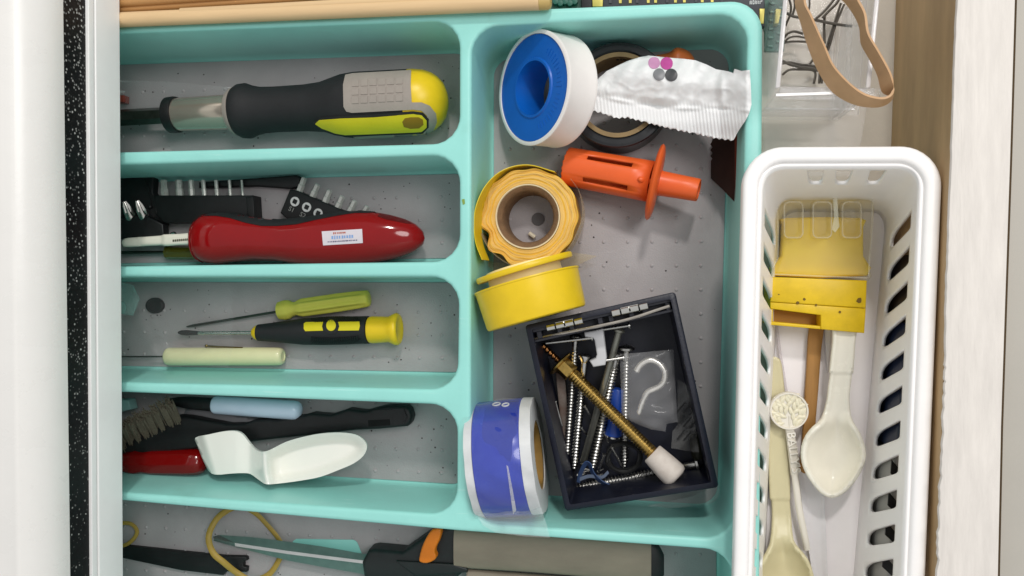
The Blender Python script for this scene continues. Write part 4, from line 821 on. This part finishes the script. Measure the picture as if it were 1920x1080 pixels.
for lab, A, B, z in (('tiny pin under the middle of the brass bolt', (297, 566), (356, 668), 12), ('short pin between the countersunk screw and grey nail', (280, 672), (322, 724), 11), ('small pin inside the black cable loop', (428, 768), (480, 862), 14), ('small pin leaning out of the cable loop', (396, 800), (364, 888), 14), ('thin pin against the left box wall', (156, 545), (192, 672), 13), ('thin pin near the lower left box corner', (206, 790), (232, 902), 11), ('tiny pin below the blue plug', (390, 690), (414, 748), 12), ('short pin left of the blue plug', (352, 652), (372, 690), 12)):
    aa, b2 = P(*bx(*A), z), P(*bx(*B), z - 2); n2 = (b2 - aa).length; o = part('pin', rev(NB(), aa, b2 - aa, [(0, 1.0), (.4, 1.0), (.4, .5), (n2 - 1, .5), (n2, .1)], 8), steel); tag(o, lab, 'pin', 'small pins in the navy box')
for i in range(9):
    x, y = 268 + random.uniform(-10, 120), 890 + random.uniform(-18, 26); an = random.uniform(-.6, .3); aa, b2 = P(*bx(x, y), 8.5), P(*bx(x + 34 * math.cos(an), y + 34 * math.sin(an)), 9); n2 = (b2 - aa).length
    o = part('pin', rev(NB(), aa, b2 - aa, [(0, .9), (.4, .9), (.4, .45), (n2, .2)], 8), steel); tag(o, 'loose short pin in the jumble at the lower left of the box', 'pin', 'jumbled pins in the box corner')
o = part('bent_wire', tube(NB(), cat([P(*bx(*q[:2]), q[2]) for q in ((48, 250, 33), (150, 226, 34), (330, 190, 36), (470, 160, 37), (560, 135, 37.5), (640, 108, 38), (708, 86, 38.6))], 5), .75, 8), M('tinned_wire', '#b9b2a8', .3, 1, .1)); tag(o, 'thin curved silver wire across the top of the navy box', 'wire')
t = thing('dark_bag', 'smoky clear bag with black slashes against the right box wall', 'plastic bag', P(*bx(785, 620), 14))
bq = [bx(*q) for q in ((745, 440), (775, 455), (800, 480), (825, 600), (850, 792), (790, 785), (716, 772), (722, 690), (748, 660))]
bm = NB(); sheet(bm, bq, lambda x, y, e: 17 + 1.2 * math.sin(y * .09 + x * .1), 0, 6); part('bag_film', bm, film('smoky_film', '#8a8a88', .3, .15, .4), t, sharp=80)
for i in range(9):
    x, y = 745 + (i % 3) * 30, 560 + i * 22 - (i % 3) * 16; bm = NB(); q = [bx(x - 5, y + 38), bx(x + 4, y + 40), bx(x + 42, y - 8), bx(x + 36, y - 12)]; loft(bm, [PL(q, 18.6), PL(q, 18.3)], True, True, True); part('slash_mark', bm, black, t)
o = part('dark_plug', revpx(NB(), bx(828, 700), bx(848, 830), 12, [(0, 8), (4, 11), (40, 12), (48, 10)], 14), M('olive_black', '#1f2115', .5)); tag(o, 'dark plug standing in the lower right corner of the box', 'wall plug')
# ================================================================ right: white basket
t = thing('storage_basket', 'long white plastic basket with slotted sides and rounded rim', 'basket', at(1570, 800, .3)); bk = t
ZK = 65
rim_in = ccw(PL([(1423, 304), (1738, 303), (1702, 1150), (1401, 1150)], ZK))
rim_out = ccw(PL([(1396, 276), (1770, 274), (1732, 1180), (1374, 1180)], ZK))
flo = ccw(PL([(1459, 392), (1668, 392), (1600, 1150), (1424, 1150)], 3))
bm = NB(); rings = []
ro = 15; ri = 10
lo = lambda q, r, z: [Vector((p_.x, p_.y, z)) for p_ in rnd(q, r, 10)]
rings = [lo(rim_out, ro, ZK - 8), lo(offs(rim_out, -.2), ro, ZK - 1.6), lo(offs(rim_out, .3), ro, ZK - .6), lo(offs(rim_out, 1.2), ro - 1, ZK), lo(offs(rim_in, -1.6), ri + 1.5, ZK), lo(offs(rim_in, -.5), ri + .5, ZK - .5), lo(rim_in, ri, ZK - 1.6), lo(offs(rim_in, .6), ri, ZK - 8)]
loft(bm, rings, True); part('rim', bm, whitep, t, solid=0, sharp=60)
# walls: quads between rim and floor with slots left open
def wallpt(i, f, g):                                                 # side i, fraction f along, g down from rim to floor (corners inset)
    a, b = rim_in[i], rim_in[(i + 1) % 4]; c, d = flo[i], flo[(i + 1) % 4]
    q1 = lerp(a, b, f); q2 = lerp(c, d, f); g2 = g
    # a small step in the wall just under the rim
    off = .8 if g < .12 else 0
    p_ = lerp(Vector((q1.x, q1.y, ZK - 2)), Vector((q2.x, q2.y, 3)), g2)
    return p_
order = {}
for i in range(4):
    a, b = rim_in[i], rim_in[(i + 1) % 4]; d = (b - a).normalized(); order[i] = d
bm = NB()
def slot_fracs(i):
    a, b = rim_in[i], rim_in[(i + 1) % 4]; L_ = (b - a).length; d = (b - a).normalized(); out = []
    if abs(d.y) > .8:                                                # long sides
        y0 = P(1712, 402, 42).y if a.x > P(1560, 600, 45).x or b.x > P(1560, 600, 45).x else P(1433, 399, 42).y
        for k in range(12):
            yy = y0 - k * 13.6; f0, f1 = sorted(((yy + 4.3 - a.y) / (b.y - a.y), (yy - 4.3 - a.y) / (b.y - a.y)))
            if ri / L_ + .01 < f0 and f1 < 1 - ri / L_ - .01: out.append((f0, f1))
    else:
        for x in (1510, 1563, 1625):
            xx = P(x, 330, 45).x; f0, f1 = sorted(((xx - 3.6 - a.x) / (b.x - a.x), (xx + 3.6 - a.x) / (b.x - a.x))); out.append((f0, f1))
        if a.y < P(1560, 800, 0).y: out = []
    return sorted(out)
gl = [0, .07, .16, .36, .78, .9, 1]
gap0 = {0: 0}
for i in range(4):
    sl = slot_fracs(i); L_ = (rim_in[(i + 1) % 4] - rim_in[i]).length; cf = ri / L_
    fs = sorted([cf, 1 - cf] + [x for s_ in sl for x in s_]); vs = {}
    long_ = abs((rim_in[(i + 1) % 4] - rim_in[i]).normalized().y) > .8
    lo_, hi_ = (1, 3) if long_ else (0, 2)
    vv = [[bm.verts.new(wallpt(i, f, g)) for g in gl] for f in fs]
    for k in range(len(fs) - 1):
        mid = (fs[k] + fs[k + 1]) / 2; hole = any(s0 < mid < s1 for s0, s1 in sl)
        h0, h1 = (2, 4) if long_ else (1, 3)
        for g in range(len(gl) - 1):
            if hole and h0 <= g < h1: continue
            bm.faces.new((vv[k][g], vv[k + 1][g], vv[k + 1][g + 1], vv[k][g + 1]))
        if hole:                                                     # a rounded, tapering slot cut in this cell
            g0_, g1_ = gl[h0], gl[h1]; inn_ = []
            cx = [Vector((.06, .04, 0)), Vector((.94, .04, 0)), Vector((.86, .97, 0)), Vector((.14, .97, 0))]
            inn_ = rnd(cx, [.1, .1, .3, .3], 4)
            outp = [(0, (gl[g] - g0_) / (g1_ - g0_)) for g in range(h0, h1 + 1)] + [(1, (gl[g] - g0_) / (g1_ - g0_)) for g in range(h1, h0 - 1, -1)]
            allv = [Vector(q_) for q_ in outp] + [q_.to_2d() for q_ in inn_]; no_ = len(outp); ni = len(inn_)
            v_, e_, f_, *_ = delaunay_2d_cdt(allv, [(x_, (x_ + 1) % no_) for x_ in range(no_)] + [(no_ + x_, no_ + (x_ + 1) % ni) for x_ in range(ni)], [], 0, 1e-6)
            bv_ = [bm.verts.new(wallpt(i, lerp(fs[k], fs[k + 1], q_.x), lerp(g0_, g1_, q_.y))) for q_ in v_]; ip = [(q_.x, q_.y) for q_ in inn_]
            for t_ in f_:
                c_ = sum((v_[x_] for x_ in t_), Vector((0, 0))) / len(t_)
                if not pip((c_.x, c_.y), ip) and 0 < c_.x < 1: bm.faces.new([bv_[x_] for x_ in t_])
    # rounded corner to the next side
    j = (i + 1) % 4; L2 = (rim_in[(j + 1) % 4] - rim_in[j]).length
    cr = []
    for s_ in range(9):
        q = s_ / 8; col = []
        for g in gl:
            pa, pc, pb = wallpt(i, 1 - cf, g), wallpt(i, 1, g), wallpt(j, ri / L2, g)
            col.append(bm.verts.new((1 - q) ** 2 * pa + 2 * q * (1 - q) * (pc * .92 + (pa + pb) * .04) + q * q * pb))
        cr.append(col)
    for k in range(8):
        for g in range(len(gl) - 1): bm.faces.new((cr[k][g], cr[k + 1][g], cr[k + 1][g + 1], cr[k][g + 1]))
part('wall', bm, whitep, t, solid=1.5, sharp=60)
bm = NB(); prism(bm, rnd(offs(flo, -1), 9, 8), 1.2, 3.2); part('base', bm, M('basket_base', '#f8f3f4', .4, 0, .02, 60), t)
# things seen through the slots
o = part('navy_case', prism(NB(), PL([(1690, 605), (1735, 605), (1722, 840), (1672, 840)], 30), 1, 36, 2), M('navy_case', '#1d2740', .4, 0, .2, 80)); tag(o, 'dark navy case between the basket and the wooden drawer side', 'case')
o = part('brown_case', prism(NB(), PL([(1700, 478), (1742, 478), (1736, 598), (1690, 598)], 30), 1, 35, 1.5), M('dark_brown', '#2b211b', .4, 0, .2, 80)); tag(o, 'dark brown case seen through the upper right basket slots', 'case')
t = thing('grey_box', 'grey box with black printed patches seen through the lower basket slots', 'box', at(1690, 960, 0))
bm = NB(); prism(bm, PL([(1670, 850), (1722, 850), (1705, 1140), (1650, 1140)], 30), 1, 36, 1); part('box_body', bm, M('grey_box', '#a8a6a1', .5, 0, .05, 60), t)
for y in (870, 930, 985, 1045): bm = NB(); prism(bm, PL([(1672 - (y - 870) * .09, y - 8), (1690 - (y - 870) * .09, y + 14), (1689 - (y - 870) * .09, y + 36), (1670 - (y - 870) * .09, y + 18)], 36.2), 35.5, 36.3); part('black_patch', bm, black, t)
# ---------------- contents of the basket
t = thing('scraper', 'yellow plastic scraper with ribbed clear cover and dirty base', 'scraper', at(1540, 500, 3.2))
ys = M('scuffed_yellow', '#e0bb14', .4, 0, .1, 140, .05, 400)
bm = NB(); prism(bm, PL(cat2([(1452, 517), (1466, 480), (1470, 420), (1476, 408), (1614, 408), (1620, 425), (1620, 480), (1627, 517)], 2), 16), 8, 16, 1.2); part('yellow_head', bm, M('pale_yellow_head', '#ffe02c', .4, 0, .05), t)
# base block with a recess
q = [(1446, 519), (1626, 526), (1621, 625), (1442, 609)]
bm = NB(); prism(bm, PL([q[0], q[1], (1624, 578), (1444, 566)], 22), 4, 22, .6); prism(bm, PL([(1444, 566.3), (1624, 578.3), (1621, 625), (1539, 617.5), (1539, 591), (1444, 579)], 21.6), 4, 21.6, .5); prism(bm, PL([(1443, 603), (1538.7, 611.5), (1538.7, 617.4), (1442, 609)], 21.4), 4, 21.4, .3); prism(bm, PL([(1444, 579.2), (1449, 580), (1449, 603.4), (1443, 602.6)], 21.4), 4, 21.4, .3)
part('base_block', bm, ys, t)
bm = NB(); prism(bm, PL([(1449.3, 580.3), (1538.7, 591.3), (1538.7, 611.2), (1449.3, 603)], 13), 4, 13); part('slot_floor', bm, M('amber_slot', '#a5730a', .5, 0, .1), t)
bm = NB()
for x, y, r in ((1496, 568, 3.4), (1611, 563, 5), (1508, 561, 2.5), (1460, 552, 1.5), (1530, 572, 2), (1575, 585, 2)): prism(bm, [P(x, y, 22) + Vector((math.cos(i * .9) * r * .26 * random.uniform(.6, 1.2), math.sin(i * .9) * r * .26 * random.uniform(.6, 1.2), 0)) for i in range(7)], 21.9, 22.15)
part('stain', bm, M('brown_stain', '#6d5212', .7), t)
cv = film('clear_cover', '#f6f3e8', .1, .1, .4, '#f7f3e6')
bm = NB(); sheet(bm, cat2([(1446, 518), (1449, 500), (1458, 485), (1459, 430), (1456, 371), (1500, 369), (1580, 369), (1636, 370), (1635, 430), (1630, 487), (1630, 505), (1628, 527), (1540, 523)], 2), lambda x, y, e: 18.5 + 4.5 * sstep(0, 10, e) * (y < 515) , 0, 6); part('cover', bm, cv, t, sharp=60)
film_e = film('cover_edge', '#fffbe8', .1, .1, .3)
bm = NB(); tube(bm, PL([(1456, 371), (1500, 369), (1580, 369), (1636, 370), (1635, 430), (1630, 487), (1629, 520)], 22.5), .35, 6); tube(bm, PL([(1447, 516), (1450, 500), (1458, 485), (1459, 430), (1456, 371)], 22.5), .35, 6); tube(bm, PL([(1450, 514), (1626, 521)], 22.5), .3, 6); part('cover_edge', bm, film_e, t)
for x in (1468, 1522, 1577):
    bm = NB(); o1 = rnd(ccw(PL([(x, 378), (x + 40, 378), (x + 40, 448), (x, 448)], 26)), 2, 4); rr = [[Vector((p_.x, p_.y, z)) for p_ in rnd(offs(ccw(PL([(x, 376), (x + 40, 376), (x + 40, 448), (x, 448)], 26)), d), 2, 4)] for z, d in ((22.5, 0), (25.5, .3), (26, 1.0), (25.2, 1.6), (23.4, 2.0))]
    loft(bm, rr, True, False, True); part('cover_rib', bm, cv, t, sharp=60)
    bm = NB(); tube(bm, [Vector((p_.x, p_.y, 26.1)) for p_ in rnd(offs(ccw(PL([(x, 376), (x + 40, 376), (x + 40, 448), (x, 448)], 26)), .6), 2, 4)], .3, 6, True); part('rib_edge', bm, film_e, t)
bm = NB(); sheet(bm, [(1562, 372), (1570, 372), (1572, 405), (1574, 425), (1566, 436), (1560, 430), (1564, 405)], lambda x, y, e: 24.3, 0, 5, .5); part('dried_glue', bm, film('glue_film', '#e4e4cc', .3, .2, .3), t, sharp=80)
o = part('wooden_stick', prism(NB(), PL(cat2([(1521, 590), (1546, 592), (1540, 660), (1535, 730), (1530, 790), (1526, 850), (1522, 878), (1513, 888), (1504, 886), (1500, 876), (1504, 840), (1508, 770), (1513, 690)], 2), 7), 5, 7, .6), M('stick_wood', '#a87a40', .6, 0, .15, 200, .1, stretch=(1, .12, 1))); tag(o, 'flat tan wooden stick under the large ivory spoon', 'stick')
def spoon(name, outline, zf, label, mat):
    o = part(name, sheet(NB(), outline, zf, 0, 4, 1.8), mat, sharp=65); return tag(o, label, 'spoon')
so = cat2([(1566, 585), (1562, 640), (1556, 698), (1558, 700), (1554, 725), (1551, 752), (1541, 785), (1525, 801), (1512, 817), (1504, 838), (1503, 860), (1508, 880), (1517, 898), (1529, 914), (1542, 927), (1559, 934), (1578, 928), (1594, 914), (1609, 895), (1620, 872), (1624, 853), (1621, 832), (1613, 812), (1604, 797), (1596, 780), (1593, 750), (1595, 725), (1598, 700), (1600, 698), (1604, 640), (1608, 585)], 2)
def sz(x, y, e):
    bowl = sstep(770, 805, y)
    return 15 + 5 * sstep(780, 640, y) * .6 + 5 * bowl - bowl * (1.1 + 9 * (1 - (1 - min(1, max(0, e - 7) / 45)) ** 2)) * sstep(5, 13, e) - (1 - bowl) * .9 * sstep(3, 9, e) + (.9 if y < 699 else 0) + .8 * sstep(0, 5, e)
spoon('large_spoon', so, sz, 'large glossy ivory plastic spoon with deep oval bowl', offw)
so2 = cat2([(1438, 690), (1440, 676), (1450, 669), (1460, 672), (1466, 684), (1471, 731), (1476, 800), (1480, 860), (1482, 935), (1481, 938), (1484, 975), (1488, 1012), (1500, 1030), (1516, 1050), (1526, 1080), (1528, 1110), (1512, 1160), (1470, 1180), (1430, 1160), (1414, 1110), (1417, 1080), (1428, 1052), (1444, 1022), (1448, 975), (1447, 938), (1444, 935), (1441, 860), (1440, 748)], 2)
def sz2(x, y, e):
    bowl = sstep(1000, 1040, y)
    return 7 + (.8 if y < 936 else 0) + 9 * sstep(960, 1060, y) - bowl * (1 + 8 * (1 - (1 - min(1, max(0, e - 6) / 45)) ** 2)) * sstep(4, 11, e) - (1 - bowl) * .5 * sstep(2, 8, e) + .6 * sstep(0, 4, e)
spoon('long_spoon', so2, sz2, 'long matt beige plastic spoon at the left side of the basket', cream)
# swizzle stick
t = thing('swizzle_stick', "ivory swizzle stick with leaf medallion and raised letters BALLY'S", 'swizzle stick', at(1490, 850, 8)); c = P(1480, 771, 14); s = S(1480, 771, 14)
iv = M('swizzle_ivory', '#e6e0d4', .35, 0, .03, 60)
bm = NB(); rev(bm, Vector((c.x, c.y, 0)), Z1, [(10.5, .5), (10.5, 34.5 * s), (11, 35.5 * s), (13.2, 35.5 * s), (14, 34.5 * s), (14, 32 * s), (13, 31 * s), (12.8, .5)], 56); md = part('medallion', bm, iv, t)
lf = M('leaf_cream', '#e6dfc6', .4, 0, .05, 60)
rl = random.Random(3)
def leaf(x, y, ang, L_, par):
    bm = NB(); p0 = P(x, y, 13); d = screendir(math.cos(ang), math.sin(ang)); n = Vector((-d.y, d.x, 0)); rings = []
    for k in range(7):
        q = k / 6; wd = .95 * math.sin(math.pi * q) ** .8 + .05; pc = p0 + d * (q - .5) * L_ + n * .5 * math.sin(q * 3.14)
        rings.append([pc + n * wd * math.cos(a_) + Vector((0, 0, .8 * wd * math.sin(a_))) for a_ in (0, .7, 1.57, 2.4, 3.14)])
    loft(bm, rings, False); part('leaf', bm, lf, par)
for r, n in ((5, 2), (14, 7), (23, 12), (28.5, 13)):
    for i in range(n):
        th = -math.pi / 2 + (i - (n - 1) / 2) * (5.3 / n) + (.15 if r < 25 else 0); x, y = 1480 + r * math.cos(th), 771 + r * math.sin(th)
        an = math.atan2(y - 803, x - 1480) + (.55 if (i + int(r)) % 2 else -.55) + rl.uniform(-.2, .2); leaf(x, y, an, 4.6 + rl.uniform(-.4, .6), md)
bm = NB(); tube(bm, PL([(1481, 804), (1480.5, 780)], 13), .5, 6); part('stem', bm, iv, md)
bm = NB(); prism(bm, PL([(1473, 803), (1489, 803), (1496, 848), (1499, 884), (1496, 892), (1484, 892), (1479, 850)], 11.5), 9.5, 11.5, .5); part('letter_bar', bm, iv, t)
dr = screendir(11, 78); cs_ = P(1487, 848, 11.6)
bm = NB(); textbm(bm, "BALLY'S", cs_, dr, 5.4, .9); lt = part('lettering', bm, M('letter_ivory', '#efeae0', .3, 0, .02), t)
bm = NB(); tube(bm, cat([P(1490, 888, 10.5), P(1498, 950, 10), P(1509, 1006, 9), P(1513, 1030, 8)], 5), 1.5, 10, fl=(1, .8)); part('shaft', bm, iv, t)
wk = M('white_strip', '#e3e0e2', .35, 0, .02)
o = part('plastic_knife', sheet(NB(), [(1496, 880), (1510, 884), (1530, 900), (1545, 925), (1549, 1000), (1553, 1100), (1553, 1180), (1530, 1180), (1524, 1080), (1510, 990)], lambda x, y, e: 5 + .9 * sstep(7, 3, e) + .2 * sstep(0, 2, e), 0, 5, 1.2), wk, sharp=60); tag(o, 'white plastic strip with raised edges under the swizzle stick', 'plastic strip')
o = part('clear_straw', ribbon(NB(), cat(PL([(1452, 600), (1460, 660), (1472, 730), (1480, 790)], 5), 4), cat(PL([(1457, 600), (1465, 660), (1476, 730), (1484, 790)], 5), 4), .5), film('straw_film', '#d8cfd2', .5, .15, .3)); tag(o, 'thin clear plastic strip beside the beige spoon handle', 'plastic strip')
o = part('white_handle', prism(NB(), PL([(1545, 590), (1560, 590), (1556, 660), (1552, 700), (1548, 660)], 5), 3.4, 5.2, .4), wk); tag(o, 'white plastic sliver between wooden stick and spoon handle', 'plastic strip')
# ================================================================ top: sticks, circuit boards, clear box
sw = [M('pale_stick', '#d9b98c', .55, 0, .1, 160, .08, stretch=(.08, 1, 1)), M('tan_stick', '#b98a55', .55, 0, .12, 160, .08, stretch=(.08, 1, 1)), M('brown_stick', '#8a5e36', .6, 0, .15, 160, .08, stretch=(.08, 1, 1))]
t = thing('wooden_dowel', 'thick pale wooden dowel along the back rim of the tray', 'dowel', P(600, 22, 40))
bm = NB(); revpx(bm, (100, 42.5), (1012, 4), (48.6, 48.6), [(0, 13.5), (905, 14.8), (911.5, 14.8), (912.6, 14)], 22); part('rod', bm, sw[0], t)
bm = NB(); revpx(bm, (1009, 4), (1034, 3), 48.6, [(0, 13), (3, 15.5), (6, 15), (18, 15), (23, 13), (25, 9), (25.5, .5)], 22); part('end_knob', bm, M('honey_wood', '#bda263', .5, 0, .1), t)
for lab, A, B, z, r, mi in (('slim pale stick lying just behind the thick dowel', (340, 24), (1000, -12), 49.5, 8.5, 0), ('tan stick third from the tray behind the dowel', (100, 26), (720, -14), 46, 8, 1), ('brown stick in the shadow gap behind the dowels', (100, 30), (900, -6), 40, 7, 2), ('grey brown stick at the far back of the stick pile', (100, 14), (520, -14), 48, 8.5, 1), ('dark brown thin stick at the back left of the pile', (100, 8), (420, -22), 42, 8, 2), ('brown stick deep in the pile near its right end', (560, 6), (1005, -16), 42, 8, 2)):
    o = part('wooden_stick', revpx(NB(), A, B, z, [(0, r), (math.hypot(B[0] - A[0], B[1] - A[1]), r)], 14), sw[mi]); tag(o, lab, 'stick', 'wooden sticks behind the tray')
t = thing('circuit_board', 'green circuit board with dark chips and gold pads behind the tray', 'circuit board', at(1250, -10, 8))
pcb = M('green_pcb', '#0f4436', .35, 0, .35, 260, hex2='#1e5a48')
bm = NB(); prism(bm, PL([(1020, -60), (1478, -60), (1470, 96), (1434, 96), (1434, 60), (1424, 28), (1020, 28)], 20), 18, 20); part('board', bm, pcb, t)
dk = M('chip_black', '#3a3b40', .5, 0, .2, 200)
bm = NB(); prism(bm, PL([(1090, -60), (1112, -60), (1110, 20), (1090, 20)], 24), 20, 24, .4); part('chip', bm, black, t)
bm = NB(); prism(bm, PL([(1130, -60), (1434, -60), (1434, 50), (1426, 48), (1412, 24), (1130, 18)], 24), 20, 24, .4); part('chip', bm, dk, t)
gold = M('gold_pad', '#c9bb62', .35, .3, .1, 200)
for q in ([(1110, -20), (1131, -20), (1130, 12), (1111, 12)], [(1424, 16), (1434, 16), (1432, 44), (1425, 44)], [(1455, 16), (1465, 17), (1460, 44), (1452, 44)]): bm = NB(); prism(bm, PL(q, 24.6), 20, 24.6, .2); part('pad', bm, gold, t)
for i in range(13): x = 1142 + i * 17.5 + random.uniform(-3, 3); bm = NB(); prism(bm, PL([(x, -12), (x + 5, -12), (x + 5, 6 - i * .2), (x, 6 - i * .2)], 24.5), 23.8, 24.5); part('contact', bm, gold if i % 3 else dk, t)
bm = NB()
for i in range(15): x = 1406 + (i % 8) * 3.1; y = (1 if i < 8 else 4.5) + random.uniform(-1, 1); prism(bm, PL([(x, y), (x + 1.8, y - 1), (x + 1.2, y + 3), (x - .6, y + 3)], 24.2), 24, 24.2)
part('white_scribble', bm, wprint, t)
for i in range(12): x, y = 1444 + (i % 2) * 16 - i * .4, 4 + i * 8; bm = NB(); prism(bm, PL([(x, y), (x + 9, y), (x + 9, y + 4), (x, y + 4)], 21), 20, 21, .2); part('solder_pad', bm, M('tin_pad', '#5d7a70', .4, .3), t)
for i in range(5): x = 1042 + i * 9; bm = NB(); rev(bm, P(x, 4 + (i % 2) * 3, 21), Z1, [(-1, 1.4), (1.2, 1.3), (1.3, .3)], 10); part('component', bm, M('dark_green_part', '#1d5a4b', .4), t)
clr2 = film('acrylic', '#f6f4f6', .07, .06, .4); edge = film('acrylic_edge', '#e9e6e6', .6, .1, .25)
t = thing('clear_box', 'clear acrylic box holding bent metal hairpins', 'box', at(1550, 60, .5))
zt = 60
def wall_(bm, p1, p2, z0, z1, th):
    a, b = P(*p1, zt), P(*p2, zt); d = (b - a).normalized(); n = Vector((-d.y, d.x, 0)) * th; prism(bm, [a, b, b + n, a + n], z0, z1, .3, 2)
bm = NB(); wall_(bm, (1462, 172), (1640, 172), 3, zt, 1.5); part('front_wall', bm, clr2, t)
bm = NB(); wall_(bm, (1459, 172), (1478, -60), 3, zt - .5, 1.2); part('side_wall', bm, clr2, t)
bm = NB(); wall_(bm, (1627, 172), (1650, -60), 3, zt - .5, 1.2); part('side_wall', bm, clr2, t)
for p1, p2 in (((1458, 165), (1478, -60)), ((1627, 165), (1650, -60))): bm = NB(); a, b = P(*p1, zt), P(*p2, zt); n = Vector((.85, .06, 0)); prism(bm, [a - n, a + n, b + n, b - n], zt - .4, zt + .7, .3, 2); part('side_rim', bm, edge, t)
bm = NB(); a, b = P(1462, 174, zt), P(1650, 178, zt); n = Vector((0, 2.4, 0)); prism(bm, [a - n, b - n, b + n, a + n], zt - .5, zt + .8, .6, 2); part('front_rim', bm, film('front_rim', '#efeef0', .1, .05, .5), t)
bm = NB(); quadbox(bm, P(1520, 176, zt + 1.1), Vector((13, 0, 0)), Vector((0, .5, 0)), Vector((0, 0, .25))); quadbox(bm, P(1600, 176.5, zt + 1.1), Vector((4, 0, 0)), Vector((0, .5, 0)), Vector((0, 0, .25))); part('rim_highlight', bm, whitep, t)  # white bars stand in for bright highlights along the front rim
bm = NB(); prism(bm, rnd(ccw(PL([(1432, 190), (1628, 190), (1605, 330), (1432, 330)], 14)), 3, 4), 12.6, 14, .6); part('lid_ledge', bm, clr2, t)
bm = NB(); a, b = P(1434, 205, 15), P(1602, 206, 15); prism(bm, [a, b, b + Vector((0, .7, 0)), a + Vector((0, .7, 0))], 14, 15); part('ledge_line', bm, edge, t)
bm = NB(); prism(bm, PL([(1440, -60), (1630, -60), (1610, 215), (1440, 215)], 4), 2.4, 4); part('box_base', bm, clr2, t)
for x in (1560, 1592): bm = NB(); prism(bm, PL([(x, -60), (x + 9, -60), (x + 1, 205), (x - 8, 205)], 5.2), 4, 5.2, .3); part('reflection_strip', bm, clr2, t)  # film strips added as the faint inner reflections of the box
pm = M('hairpin_metal', '#6b665f', .3, .8, .15, 300)
def zs(x, y): return (1420 + x * .2036, y * .2036)
def pin_(label, pts, r=.75, z=9):
    r *= .74
    o = part('hairpin', tube(NB(), cat([P(*zs(*q[:2]), q[2] if len(q) > 2 else z) for q in pts], 5), r, 8), pm); tag(o, label, 'hairpin', 'hairpins in the clear box')
pin_('hairpin with straight leg ending at the box middle', [(270, 120), (330, 150), (420, 165), (560, 190), (700, 218), (870, 243)], .9, 12)
pin_('hairpin slanting up behind the rubber band left arm', [(540, 170), (600, 120), (680, 30), (740, -60)], .8, 14)
pin_('second hairpin slanting up beside its twin', [(600, 165), (660, 100), (730, 30), (780, -60)], .8, 13)
pin_('hairpin reaching down to the band in two thin legs', [(800, 40), (740, 180), (690, 330), (655, 450), (640, 440), (680, 300), (720, 180), (770, 30)], .7, 11)
pin_('hairpin standing almost upright near the box centre', [(620, 150), (615, 250), (620, 400)], .8, 10)
pin_('short hairpin at the top left inside the box', [(290, -20), (310, 60), (300, 140), (258, 240)], .7, 12)
pin_('twin short hairpin at the top left inside the box', [(340, -20), (345, 60), (325, 140)], .7, 12)
pin_('thin hairpin near the top between the band arms', [(480, -20), (480, 60), (465, 110)], .6, 12)
pin_('curved hairpin arching across the left of the box', [(235, 360), (280, 310), (340, 290), (420, 310)], .8, 10)
pin_('second curved hairpin below the arching one', [(240, 400), (290, 350), (360, 335), (450, 350)], .6, 10)
pin_('flat hairpin just above the middle of the box', [(240, 395), (330, 382), (470, 385)], .7, 9)
pin_('thick hairpin crossing the lower part of the box', [(225, 560), (300, 592), (400, 618), (500, 628), (560, 650)], .95, 10)
pin_('hairpin paired with the thick lower one', [(230, 585), (300, 575), (400, 595), (480, 600), (560, 620)], .8, 10)
pin_('hairpin bent down at the lower right of the cluster', [(230, 690), (290, 645), (380, 640), (500, 645), (535, 680), (520, 770)], .75, 9)
pin_('hairpin leg next to the bent lower pin', [(480, 590), (540, 530), (575, 600), (570, 770)], .75, 9)
pin_('last hairpin leg at the lower right', [(500, 560), (570, 560), (590, 680), (595, 770)], .7, 9)
o = part('rubber_band', ribbon(NB(), *(lambda L_, R_: (cat([P(*q) for q in L_], 5, True), cat([P(*q) for q in R_], 5, True)))(
    [(1493, -5, 62), (1505, 50, 62), (1520, 98, 62), (1538, 138, 61.5), (1562, 172, 61.5), (1600, 194, 61.5), (1640, 200, 62), (1664, 193, 62), (1672, 180, 62), (1655, 172, 63), (1646, 140, 63), (1630, 108, 63), (1616, 82, 63), (1613, 52, 63), (1600, 24, 63), (1576, -5, 63), (1535, -40, 62)],
    [(1509, -5, 69), (1522, 32, 69), (1546, 86, 69), (1562, 122, 69), (1590, 154, 69), (1620, 176, 69), (1650, 184, 69), (1668, 180, 69), (1675, 168, 69), (1674, 152, 69), (1666, 130, 69), (1646, 94, 69), (1628, 62, 69), (1622, 26, 69), (1610, 2, 69), (1600, -12, 69), (1535, -60, 69)]), .9, True), M('tan_rubber', '#c09a72', .5, 0, .06, 150), sharp=60)
tag(o, 'wide tan rubber band resting on top of the clear box', 'rubber band')
